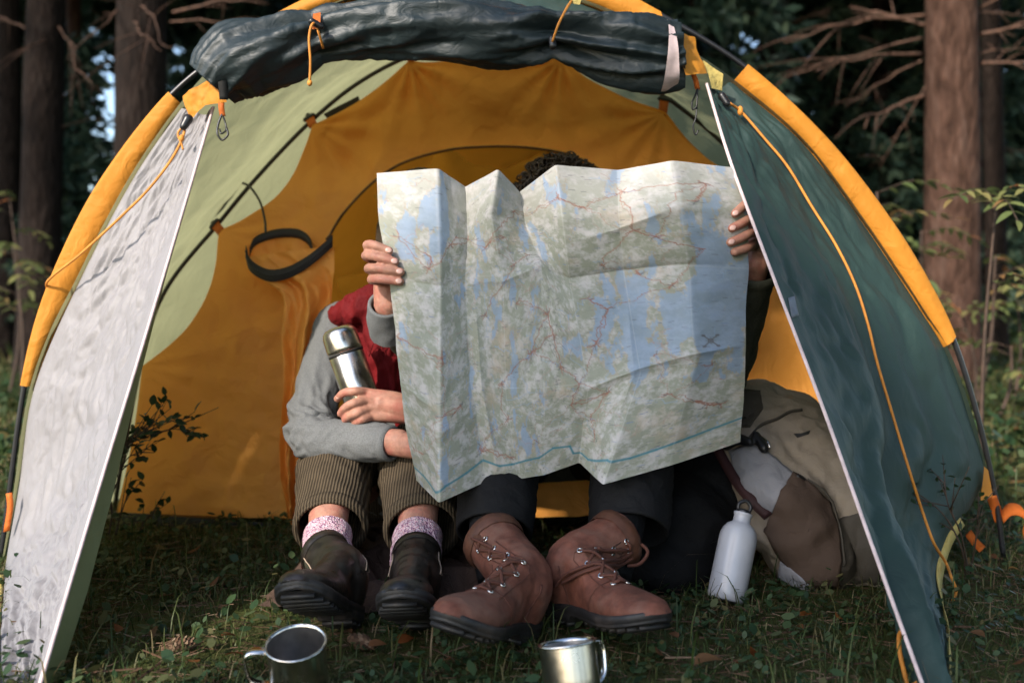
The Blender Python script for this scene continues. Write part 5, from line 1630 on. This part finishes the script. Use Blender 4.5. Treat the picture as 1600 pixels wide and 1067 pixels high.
# ------------------------------------------------------------------ flask, mugs, bottle
def axis_matrix(base, top, spin=0.0):
    base, top = Vector(base), Vector(top)
    z = (top - base).normalized()
    x = z.orthogonal().normalized() if abs(z.x) > .99 else (Vector((1, 0, 0)) - z * z.x).normalized()
    y = z.cross(x)
    m = Matrix((x, y, z)).transposed().to_4x4()
    return Matrix.Translation(base) @ m @ Matrix.Rotation(spin, 4, 'Z')
fb, ft = P(580, 668, 1.975), P(527, 512, 1.985)
Mf = axis_matrix(fb, ft)
hf = (ft - fb).length
flask = thing('vacuum_flask', fb, 'brushed steel vacuum flask tucked under the grey-sleeved arm', 'flask')
r = .0355
sj = hf * .74
obj('body', lathe([(0, 0), (r * .9, 0), (r, .006), (r, sj - .003), (r - .002, sj - .001), (r - .004, sj)], Mf), M['steel'], flask)
obj('seal_ring', lathe([(r - .004, sj - .001), (r + .0002, sj - .001), (r + .0002, sj + .0025), (r - .004, sj + .0025)], Mf), M['rubber'], flask)
obj('cup_lid', lathe([(r - .004, sj + .002), (r + .0005, sj + .003), (r + .0005, sj + .012), (r - .0005, hf - .016), (r - .003, hf - .008), (r - .009, hf - .002), (r - .016, hf), (0, hf + .001)], Mf), M['steel'], flask)

def mug(rim, rx, Y, tilt_axis, height, label, handle_dir, taper=.0):
    c = P(rim[0], rim[1], Y)
    r_ = rx * Y / F
    ax_ = Vector(tilt_axis).normalized()
    base = c - ax_ * height
    Mm = axis_matrix(base, c)
    o = thing('mug', base, label, 'mug', 'steel camping mugs')
    w = .0012
    obj('cup', lathe([(0, .0), (r_ * .9, 0), (r_ * .965, .004), (r_ * .97, height * .5), (r_ - .001, height - .003)], Mm, 64), M['steel'], o)
    obj('inside', lathe([(r_ - .001 - w, height - .003), (r_ * .97 - w, height * .5), (r_ * .95 - w, .008), (r_ * .85, .003), (0, .003)], Mm, 64), M['steel_dull'], o)
    obj('rim', lathe([(r_ - .002, height - .003), (r_ + .0006, height - .003), (r_ + .0016, height - .0012), (r_ + .0006, height + .0006), (r_ - .001, height + .0004), (r_ - .002, height - .003)], Mm, 64), M['steelrim'], o)
    h_ = Vector(handle_dir); h_ = (h_ - ax_ * h_.dot(ax_)).normalized()
    s_ = h_.cross(ax_).normalized() * .014
    e = c + h_ * r_
    pts = [e - ax_ * .010, e - ax_ * .008 + h_ * .012, e - ax_ * .009 + h_ * .022, e - ax_ * .016 + h_ * .028, e - ax_ * .035 + h_ * .028, e - ax_ * .052 + h_ * .024, e - ax_ * .060 + h_ * .012, e - ax_ * .062 - h_ * .001]
    q_ = catmull([tuple(p_) for p_ in pts], 40)
    t_, _, _ = frames(q_)
    nr = np.cross(t_, np.array(s_)); nr /= np.linalg.norm(nr, axis=1, keepdims=True)
    obj('handle', ribbon(q_, tuple(s_), nr, .0009), M['steelrim'], o)
    return o
mug((462, 1003), 46.5, 1.30, (-.02, -.30, .95), .082, 'steel camping mug with dark inside, in front of the dark boots', (-1, -.12, 0))
mug((885, 1003), 45, 1.30, (-.13, .20, .97), .085, 'steel camping mug in front of the brown boots, tilted slightly left', (.75, .8, 0))

bb_, bt_ = P(1133, 938, 1.76), P(1160, 808, 1.80)
Mb = axis_matrix(bb_, bt_)
hb = (bt_ - bb_).length
bottle = thing('bottle', bb_, 'white metal drinking bottle leaning against the backpack', 'bottle')
r = .0335
obj('body', lathe([(0, .002), (r * .82, 0), (r * .93, .003), (r * .985, .010), (r, .02), (r, hb - .042), (r * .985, hb - .034), (r * .90, hb - .024), (r * .72, hb - .015), (r * .52, hb - .011), (r * .47, hb - .009), (r * .46, hb - .002), (r * .46, hb + .002), (r * .50, hb + .004), (r * .50, hb + .008), (0, hb + .008)], Mb, 56), M['enamel'], bottle)
cpo = obj('cap', lathe([(0, hb + .007), (r * .40, hb + .007), (r * .40, hb + .012), (r * .30, hb + .014), (0, hb + .014)], Mb, 32), M['plastic'], bottle)
axb = (bt_ - bb_).normalized()
c0 = bb_ + axb * (hb + .012)
sx = Vector((1, 0, 0)); sx = (sx - axb * sx.dot(axb)).normalized()
obj('loop', tube(catmull([tuple(c0 - sx * .010), tuple(c0 - sx * .011 + axb * .010), tuple(c0 + axb * .018), tuple(c0 + sx * .011 + axb * .010), tuple(c0 + sx * .010)], 24), .0036, 8), M['plastic'], cpo)

# ------------------------------------------------------------------ backpack, bag, blanket
pack = thing('backpack', P(1300, 925, 1.95), 'tan hiking backpack with brown side pocket lying beside the white bottle', 'backpack')
pp = [cap([P(1175, 665, 2.10), P(1235, 720, 2.06), P(1290, 800, 2.02), P(1330, 870, 1.99)], [.085, .125, .135, .12]),
      cap([P(1185, 700, 2.02), P(1225, 790, 1.95), P(1270, 870, 1.92)], [.06, .085, .075]),
      cap([P(1250, 700, 2.02), P(1330, 790, 1.95), P(1370, 860, 1.93)], [.06, .075, .08]),
      cap([P(1190, 640, 2.12), P(1250, 668, 2.12)], [.055, .06]), cap([P(1150, 700, 2.04), P(1180, 760, 1.99)], [.045, .055])]
pv, pf = blob(pp, .006, 8)
pv[:, 2] = np.maximum(pv[:, 2], .004)
pv = pv + vnormals(pv, pf) * (.011 * ridge(pv * [8, 8, 12] + 4, 2) + .006 * fbm(pv * 14, 2) + .004 * ridge(pv * 26, 2))[:, None]
obj('pack_body', (pv, pf), M['packtan'], pack)
pb = bvh_of((pv, pf))
po = obj('side_pocket', patch(pb, [(1238, 742), (1262, 752), (1292, 785), (1308, 830), (1312, 880), (1304, 920), (1290, 936), (1262, 915), (1222, 870), (1198, 832), (1205, 805), (1222, 768)], .010, .014, 14, 1.9, 6), M['packbrown'], pack)
obj('pocket_piping', tube([tuple(hit(pb, a_, c_, .012, 1.9)) for a_, c_ in [(1262, 752), (1280, 766), (1296, 790), (1308, 830), (1313, 880), (1304, 920), (1290, 936)]], .0022, 6), M['packdark'], po)
obj('grey_panel', patch(pb, [(1140, 705), (1175, 695), (1205, 712), (1240, 742), (1222, 768), (1205, 806), (1168, 770), (1148, 735)], .005, .006, 10, 1.95, 6), M['packgrey'], pack)
obj('bottom_patch', patch(pb, [(1222, 872), (1250, 895), (1282, 925), (1255, 918), (1222, 900)], .013, .008, 6, 1.9, 5), M['packgrey'], pack)
obj('dark_side', patch(pb, [(1305, 812), (1345, 800), (1385, 860), (1370, 920), (1300, 938), (1314, 880)], .005, .006, 8, 1.9, 6), M['packdark'], pack)
sp = [tuple(hit(pb, a_, c_, .009, 1.95)) for a_, c_ in [(1126, 704), (1138, 728), (1158, 756), (1180, 782), (1203, 808)]]
obj('strap', ribbon(catmull(sp, 24), (.016, 0, .012), (0, 1, .2), .0015), M['maroon'], pack)
obj('shoulder_strap', patch(pb, [(1160, 612), (1186, 614), (1192, 640), (1172, 668), (1158, 668)], .008, .01, 8, 2.0, 6), M['packdark'], pack)
sm = [tuple(hit(pb, a_, c_, .003, 2.0)) for a_, c_ in [(1170, 688), (1190, 665), (1215, 655), (1235, 645), (1252, 642)]]
obj('lid_seam', tube(catmull(sm, 30), .003, 6), M['packdark'], pack)
obj('buckle', blob([cap([hit(pb, 1140, 700, .012, 1.95), hit(pb, 1160, 692, .016, 1.95), hit(pb, 1178, 698, .016, 1.95)], [.010, .012, .009]), cap([hit(pb, 1184, 688, .014, 1.95), hit(pb, 1196, 708, .014, 1.95)], [.009, .010])], .003, 2), M['plastic'], pack)
obj('ladder_lock', tube([tuple(hit(pb, a_, c_, .020, 1.95)) for a_, c_ in [(1186, 688), (1196, 698), (1199, 710)]], .002, 6), M['steelrim'], pack)
obj('logo_mark', patch(pb, [(1240, 678), (1252, 677), (1266, 673), (1264, 678), (1252, 682), (1246, 684)], .0015, .002, 4, 2.0, 3), M['blackweb'], pack)
obj('pull_tab', blob([cap([hit(pb, 1243, 748, .008, 1.95), hit(pb, 1252, 753, .008, 1.95)], [.005, .005])], .002, 2), M['plastic'], pack)

bagp = [ell(P(1062, 835, 1.97), (.11, .12, .12)), ell(P(1040, 880, 1.93), (.10, .10, .08)), ell(P(1100, 790, 2.05), (.08, .12, .12)), ell(P(1010, 800, 2.05), (.08, .10, .11))]
bv_, bf_ = blob(bagp, .007, 6)
bv_[:, 2] = np.maximum(bv_[:, 2], .003)
bv_ = bv_ + vnormals(bv_, bf_) * (.014 * ridge(bv_ * [8, 8, 6], 2))[:, None]
bag = obj('stuff_bag', (bv_, bf_), M['bag'])
tag(bag, 'soft black bag between the brown boot and the white bottle', 'bag')

bu, bw = np.meshgrid(np.linspace(0, 1, 120), np.linspace(0, 1, 90))
bx_ = -.44 + bu * .46 + .03 * fbm(np.stack([bu * 2, bw * 5, bu * 0], -1), 2)
by_ = 1.70 + .10 * (bu - .5) ** 2 + bw * .55 + .03 * fbm(np.stack([bu * 5, bw * 2, bu * 0 + 3], -1), 2)
fo = np.stack([bx_ * 9 + by_ * 3, by_ * 7, bu * 0], -1)
bz_ = gz(bx_, by_) + .010 + .055 * np.clip(ridge(fo, 2) + .25, 0, 1) * np.clip(np.minimum(np.minimum(bu, 1 - bu), np.minimum(bw, 1 - bw)) * 9, 0, 1)
bl_ = obj('blanket', grid(np.stack([bx_, by_, bz_], -1)), M['blanket'])
tag(bl_, 'crumpled brown wool blanket under the dark boots', 'blanket')
# ------------------------------------------------------------------ plants on the ground
def leaf_mesh(name, L, W, fold=.25, curl=.15, pts=7, mat=None, tip=1.0):
    t = np.linspace(0, 1, pts)
    w = W * np.sin(np.pi * t ** .8) ** .8 * .5
    w[0] = W * .02; w[-1] = W * .02
    z = -curl * L * t ** 2
    mid = np.stack([t * L, 0 * t, z], -1)
    G = np.stack([mid + np.stack([0 * t, w, fold * w], -1), mid, mid + np.stack([0 * t, -w, fold * w], -1)], 1)
    me = fmesh(name, G.reshape(-1, 3), gfaces(pts, 3))
    if mat: me.materials.append(mat)
    return me

def leaf_place(name, me, parent, pos, d, roll=0.0, sc=1.0):
    d = Vector(d).normalized()
    up = Vector((0, 0, 1)) if abs(d.z) < .95 else Vector((0, 1, 0))
    y = up.cross(d).normalized(); z = d.cross(y)
    m = Matrix((d, y, z)).transposed().to_4x4()
    mw = Matrix.Translation(Vector(pos)) @ m @ Matrix.Rotation(roll, 4, 'X') @ Matrix.Scale(sc, 4)
    return ob(name, me, None, parent, mw)

lm_oval = leaf_mesh('oval_leaf', .020, .012, .3, .1, 6, M['shrubleaf'])
lm_rowan = leaf_mesh('rowan_leaflet', .050, .016, .3, .25, 7, M['rowanleaf'])
lm_fall = [leaf_mesh('fallen_leaf', .045, .030, .5, .3, 7, M['fallen']), leaf_mesh('fallen_leaf', .055, .024, -.4, -.2, 7, M['fallen']), leaf_mesh('fallen_leaf', .035, .028, .2, .5, 7, M['fallen'])]

def shrub(name, base, stems, label, n_twigs, leaf_me, leaf_sc, joined=False):
    o = thing(name, base, label, 'shrub')
    parts, lv = [], []
    r_ = np.random.default_rng(len(label))
    for pts in stems:
        c_ = catmull([tuple(p_) for p_ in pts], 24)
        parts.append(tube(c_, np.linspace(.0022, .0009, 24), 5))
        for q in range(n_twigs):
            i = int(r_.integers(9, 24))
            d = (c_[min(i + 1, 23)] - c_[max(i - 1, 0)]); d /= np.linalg.norm(d)
            d = d + r_.normal(0, .5, 3) + [0, 0, .3]
            l_ = r_.uniform(.02, .065)
            tw = c_[i] + d * l_ * np.linspace(0, 1, 5)[:, None]
            parts.append(tube(tw, np.linspace(.0014, .0006, 5), 4))
            for s_ in (2, 3, 4):
                if r_.random() < .75:
                    lv.append((tw[s_], d * .4 + r_.normal(0, .7, 3), r_.uniform(-1, 1), leaf_sc * r_.uniform(.7, 1.2)))
    obj('stem', join(*parts), M['stem'], o)
    for p_, d, ro, sc in lv:
        leaf_place('leaf', leaf_me, o, p_, d, ro, sc)
    return o
shrub('bilberry_shrub', P(130, 815, 2.15), [[P(130, 815, 2.15), P(165, 730, 2.16), P(195, 698, 2.17), P(235, 680, 2.18), P(275, 670, 2.2), P(305, 682, 2.2)], [P(140, 815, 2.15), P(180, 715, 2.18), P(215, 675, 2.2), P(265, 655, 2.2)],
      [P(150, 820, 2.1), P(180, 760, 2.12), P(200, 715, 2.12), P(225, 705, 2.12)], [P(150, 820, 2.1), P(190, 705, 2.1), P(215, 680, 2.1), P(250, 668, 2.12)]], 'bilberry sprig with small dark leaves against the yellow inner tent', 12, lm_oval, 1.15)
shrub('bilberry_shrub', P(1505, 900, 1.95), [[P(1510, 905, 1.95), P(1500, 850, 1.9), P(1475, 805, 1.88), P(1440, 775, 1.86), P(1420, 765, 1.86)], [P(1515, 905, 1.95), P(1500, 830, 1.9), P(1482, 790, 1.88), P(1475, 755, 1.88)], [P(1515, 905, 1.97), P(1525, 840, 1.93), P(1530, 790, 1.92)]],
      'bilberry sprig in front of the dark green flap at right', 9, lm_oval, .75)
shrub('bilberry_shrub', P(180, 830, 2.2), [[P(180, 835, 2.2), P(190, 800, 2.2), P(200, 770, 2.2)], [P(170, 835, 2.18), P(175, 800, 2.18), P(172, 775, 2.18)], [P(215, 840, 2.25), P(225, 815, 2.25), P(240, 800, 2.25)]], 'low bilberry plant at the foot of the left flap', 5, lm_oval, 1.1)

def rowan(base, stem_pts, fronds, label, sc=1.0):
    o = thing('rowan_sapling', base, label, 'sapling')
    c_ = catmull([tuple(p_) for p_ in stem_pts], 40)
    obj('stem', tube(c_, np.linspace(.007, .003, 40) * sc, 6), M['stem'], o)
    for (a_, b_, n_) in fronds:
        a_, b_ = Vector(a_), Vector(b_)
        mid = (a_ + b_) / 2 + Vector((0, 0, .03 * sc))
        r_ = catmull([tuple(a_), tuple(mid), tuple(b_)], n_ + 2)
        fo_ = obj('leaf_stalk', tube(r_, .0014 * sc, 4), M['stem'], o)
        d = (b_ - a_).normalized()
        s_ = d.cross(Vector((0, 0, 1))).normalized()
        for q in range(1, n_ + 2):
            for sg in ((-1, 1) if q <= n_ else (0,)):
                dd = d * .7 + s_ * sg * .9 + Vector((0, 0, random.uniform(-.35, .1)))
                leaf_place('leaflet', lm_rowan, o, r_[min(q, n_ + 1)], dd, random.uniform(-.5, .5), sc * random.uniform(.8, 1.15))
    return o
Ys = 2.9
rowan(P(1530, 740, Ys), [P(1532, 770, Ys), P(1534, 620, Ys), P(1540, 500, Ys), P(1548, 410, Ys), P(1556, 320, Ys)], [(P(1556, 318, Ys), P(1488, 312, Ys - .15), 5), (P(1556, 318, Ys), P(1610, 300, Ys - .2), 5), (P(1556, 320, Ys), P(1590, 345, Ys - .3), 4), (P(1545, 450, Ys), P(1600, 440, Ys - .1), 4), (P(1554, 330, Ys), P(1530, 300, Ys + .3), 4)], 'slender rowan sapling with pale leaves at the right edge', 1.1)
for i, (x0, y0, Y_, fr_n) in enumerate([(1370, 300, 4.2, 4), (1440, 360, 4.9, 4), (1555, 400, 4.6, 4), (1500, 480, 5.2, 4), (1590, 470, 5.0, 4), (1345, 380, 5.5, 3), (20, 385, 5.5, 4), (15, 310, 6.2, 3), (30, 440, 6.0, 3), (1580, 540, 4.4, 3), (1420, 420, 6.0, 3)]):
    top = P(x0, y0, Y_); bs = Vector((top.x + random.uniform(-.1, .1), Y_, float(gz(top.x, Y_))))
    frs = []
    for q in range(fr_n + 2):
        h_ = top.lerp(bs, random.uniform(0, .35))
        an = random.uniform(0, 6.28)
        frs.append((h_, h_ + Vector((math.cos(an) * .3, math.sin(an) * .3, random.uniform(-.08, .06))), 5))
    lab = ['leafy sapling just right of the tent, its top beside the orange sleeve', 'leafy sapling standing before the reddish trunk', 'leafy sapling behind the slender rowan stem', 'low leafy sapling at the foot of the reddish trunk',
           'leafy sapling at the right picture edge under the rowan crown', 'leafy sapling half hidden by the orange sleeve of the right flap', 'middle one of three pale saplings at the left picture edge', 'topmost of three pale saplings at the left picture edge',
           'lowest of three pale saplings at the left picture edge', 'lowest leafy sapling at the right picture edge, near the sunny grass', 'leafy sapling to the left of the reddish trunk'][i]
    o = rowan(bs, [bs, bs.lerp(top, .5) + Vector((.03, 0, 0)), top], frs, lab, 1.5)

# grass, ground cover and litter
def scatter(n, xr, yr, seed):
    r_ = np.random.default_rng(seed)
    x = r_.uniform(*xr, n); y = r_.uniform(*yr, n)
    ok = ~((np.abs(x) < 1.0) & (y > 2.40) & (y < 4.4))
    return x[ok], y[ok], r_
def blades(x, y, r_, hmin, hmax, w, lean=.6):
    n = len(x)
    z = gz(x, y)
    h = r_.uniform(hmin, hmax, n) * r_.uniform(.5, 1, n)
    a = r_.uniform(0, 6.28, n)
    d = np.stack([np.cos(a), np.sin(a), 0 * a], -1) * (lean * h * r_.uniform(.2, 1.4, n))[:, None]
    s = np.stack([-np.sin(a), np.cos(a), 0 * a], -1) * (w * r_.uniform(.6, 1.3, n))[:, None]
    b = np.stack([x, y, z - .003], -1)
    up = np.stack([0 * h, 0 * h, h], -1)
    m1 = b + up * .5 + d * .22; m2 = b + up * .85 + d * .62; tp = b + up * .92 + d * 1.15
    V = np.stack([b - s, b + s, m1 + s * .85, m1 - s * .85, m2 + s * .55, m2 - s * .55, tp], 1).reshape(-1, 3)
    i = np.arange(n)[:, None] * 7
    return V, [np.concatenate([i + [0, 1, 2, 3], i + [3, 2, 4, 5]]), i + [5, 4, 6]]
def clump(x, y, r_, amt):
    d = fbm(np.stack([x * 2.2, y * 2.2, 0 * x], -1), 3)
    return d + r_.uniform(-.5, .5, len(x)) > amt
x, y, r_ = scatter(95000, (-1.9, 1.9), (.95, 2.7), 1)
k_ = clump(x, y, r_, -.2)
g1_ = blades(x[k_], y[k_], r_, .008, .045, .0011, .9)
x, y, r_ = scatter(1500, (-1.9, 1.9), (1.0, 2.7), 2)
g2_ = blades(x, y, r_, .05, .12, .0014, .7)
x, y, r_ = scatter(30000, (-5, 5), (2.7, 8), 3)
g3_ = blades(x, y, r_, .04, .16, .003, .7)
x, y, r_ = scatter(26000, (-12, 12), (8, 18), 4)
g4_ = blades(x, y, r_, .08, .3, .008, .6)
gr = obj('grass', join(g1_, g2_, g3_, g4_), M['grass'], None, False)
tag(gr, 'thin grass and moss growing over the forest floor', 'grass', None, 'stuff')

def leaves(x, y, r_, size, hmax, per=5, tilt=.5):
    n = len(x)
    z = gz(x, y)
    c_ = np.stack([x, y, z], -1)
    h = r_.uniform(.3, 1, n) * hmax
    Vs = []
    for q in range(per):
        a = r_.uniform(0, 6.28, n)
        l_ = size * r_.uniform(.6, 1.4, n)
        d = np.stack([np.cos(a), np.sin(a), r_.normal(0, tilt, n)], -1); d /= np.linalg.norm(d, axis=1, keepdims=True)
        s = np.stack([-np.sin(a), np.cos(a), r_.normal(0, .35, n)], -1)
        b = c_ + np.stack([0 * h, 0 * h, h * r_.uniform(.4, 1, n)], -1) + d * .006
        L3 = d * l_[:, None]; W3 = s * (l_ * .30)[:, None]
        Vs.append(np.stack([b, b + L3 * .35 + W3, b + L3 * .75 + W3 * .85, b + L3 * 1.02, b + L3 * .75 - W3 * .85, b + L3 * .35 - W3], 1))
    V = np.concatenate(Vs).reshape(-1, 3)
    i = np.arange(n * per)[:, None] * 6
    return V, [np.concatenate([i + [0, 1, 2, 3], i + [0, 3, 4, 5]])]
x, y, r_ = scatter(9000, (-1.9, 1.9), (.95, 2.6), 5)
k_ = clump(x + 7, y, r_, .02)
c1 = leaves(x[k_], y[k_], r_, .011, .028, 5)
x, y, r_ = scatter(1900, (-1.9, 1.9), (.95, 2.6), 6)
c2 = leaves(x, y, r_, .018, .045, 4)
x, y, r_ = scatter(7000, (-6, 6), (2.7, 9), 7)
c3 = leaves(x, y, r_, .04, .14, 5)
x, y, r_ = scatter(5000, (-14, 14), (9, 20), 8)
c4 = leaves(x, y, r_, .10, .45, 5)
cv = obj('ground_cover', join(c1, c2, c3, c4), M['cover'], None, False)
tag(cv, 'small-leaved forest plants covering the ground', 'plants', None, 'stuff')

def sticks(n, xr, yr, L, w, seed):
    x, y, r_ = scatter(n, xr, yr, seed)
    n = len(x)
    a = r_.uniform(0, 6.28, n); l_ = L * r_.uniform(.3, 1.3, n)
    d = np.stack([np.cos(a) * l_, np.sin(a) * l_, r_.normal(.002, .10, n) * l_], -1)
    s = np.stack([-np.sin(a), np.cos(a), 0 * a], -1) * (w * r_.uniform(.5, 1.4, n))[:, None]
    b = np.stack([x, y, gz(x, y) + r_.uniform(.002, .016, n)], -1)
    up = np.array([0, 0, 1.0]) * w
    V = np.stack([b - s, b + s, b + up * 1.5, b + d - s * .6, b + d + s * .6, b + d + up], 1).reshape(-1, 3)
    i = np.arange(n)[:, None] * 6
    return V, [np.concatenate([i + [0, 3, 5, 2], i + [2, 5, 4, 1]])]
lt = obj('litter', join(sticks(14000, (-1.9, 1.9), (.95, 2.6), .026, .0008, 21), sticks(420, (-1.9, 1.9), (.95, 2.6), .08, .0018, 22), sticks(4000, (-6, 6), (2.6, 9), .10, .003, 23)), M['litter'], None, False)
tag(lt, 'fallen needles and bits of twig on the ground', 'litter', None, 'stuff')

# larger fallen leaves, one by one
spots = [(145, 895, .9), (108, 1010, 1.8), (250, 945, 1.1), (235, 1000, 1.0), (325, 932, .7), (380, 1035, 1.1), (345, 1005, .8), (480, 893, .7), (278, 832, .7), (420, 892, .6), (190, 1000, .7), (575, 1022, 1.0), (620, 1018, .9), (315, 1040, .6), (705, 1040, .7),
         (1085, 1062, 1.2), (1190, 1040, .9), (1210, 962, .7), (1250, 975, .7), (1318, 980, .6), (1140, 1050, .7), (1245, 990, .6), (1040, 1045, .7), (985, 1050, .8), (1060, 1010, .6), (290, 870, .9), (1545, 880, .8), (1575, 900, .7), (1510, 890, .7), (1590, 960, .8), (1540, 1010, .7), (1580, 1050, .7), (705, 905, .5), (540, 1000, .6)]
for i, (px_, py_, sc) in enumerate(spots):
    Y_ = min(.525 * F / (py_ - HY), 2.38)
    x_ = (px_ - 800) * Y_ / F
    a = random.uniform(0, 6.28)
    o = leaf_place('fallen_leaf', lm_fall[i % 3], None, (x_, Y_, float(gz(x_, Y_)) + .018), (math.cos(a), math.sin(a), random.uniform(-.1, .5)), random.uniform(-.5, .5), sc * .72)
    if i == 1: tag(o, 'large yellowing leaf beside the foot of the pale left flap', 'leaf')
    else: tag(o, 'small orange-brown fallen leaf lying on the ground', 'leaf', 'fallen autumn leaves')
# leaves far behind
x, y, r_ = scatter(1800, (-6, 6), (2.7, 10), 31)
fl_ = leaves(x, y, r_, .05, .04, 1, .3)
o = obj('fallen_leaves', fl_, M['fallen'], None, False)
tag(o, 'scattered autumn leaves on the ground behind the tent', 'leaves', None, 'stuff')
# cones
def cone(px_, py_, an, label):
    Y_ = .525 * F / (py_ - HY); x_ = (px_ - 800) * Y_ / F
    c_ = Vector((x_, Y_, float(gz(x_, Y_)) + .012))
    d = Vector((math.cos(an), math.sin(an), .05)).normalized()
    o = thing('spruce_cone', c_, label, 'cone')
    obj('core', cap([c_ - d * .014, c_, c_ + d * .014], [.006, .007, .004]), M['litter'], o)
    e1 = d.orthogonal().normalized(); e2 = d.cross(e1)
    sv = []
    for q in range(90):
        t = q / 90; a = q * 2.4
        r0 = .011 * math.sin(math.pi * (.12 + .8 * t)) + .002
        o_ = e1 * math.cos(a) + e2 * math.sin(a)
        b = c_ + d * (-.022 + t * .044) + o_ * r0 * .5
        tp = b + o_ * r0 * .55 + d * .010
        sd = o_.cross(d) * .005
        sv.append(np.array([tuple(b - sd), tuple(b + sd), tuple(tp + sd * .5), tuple(tp - sd * .5)]))
    obj('scales', (np.concatenate(sv), [np.arange(360).reshape(-1, 4)]), M['litter'], o, False)
cone(275, 1018, .3, 'brown spruce cone in the grass left of the steel mugs')
cone(570, 1014, 2.6, 'brown spruce cone between the two steel mugs')
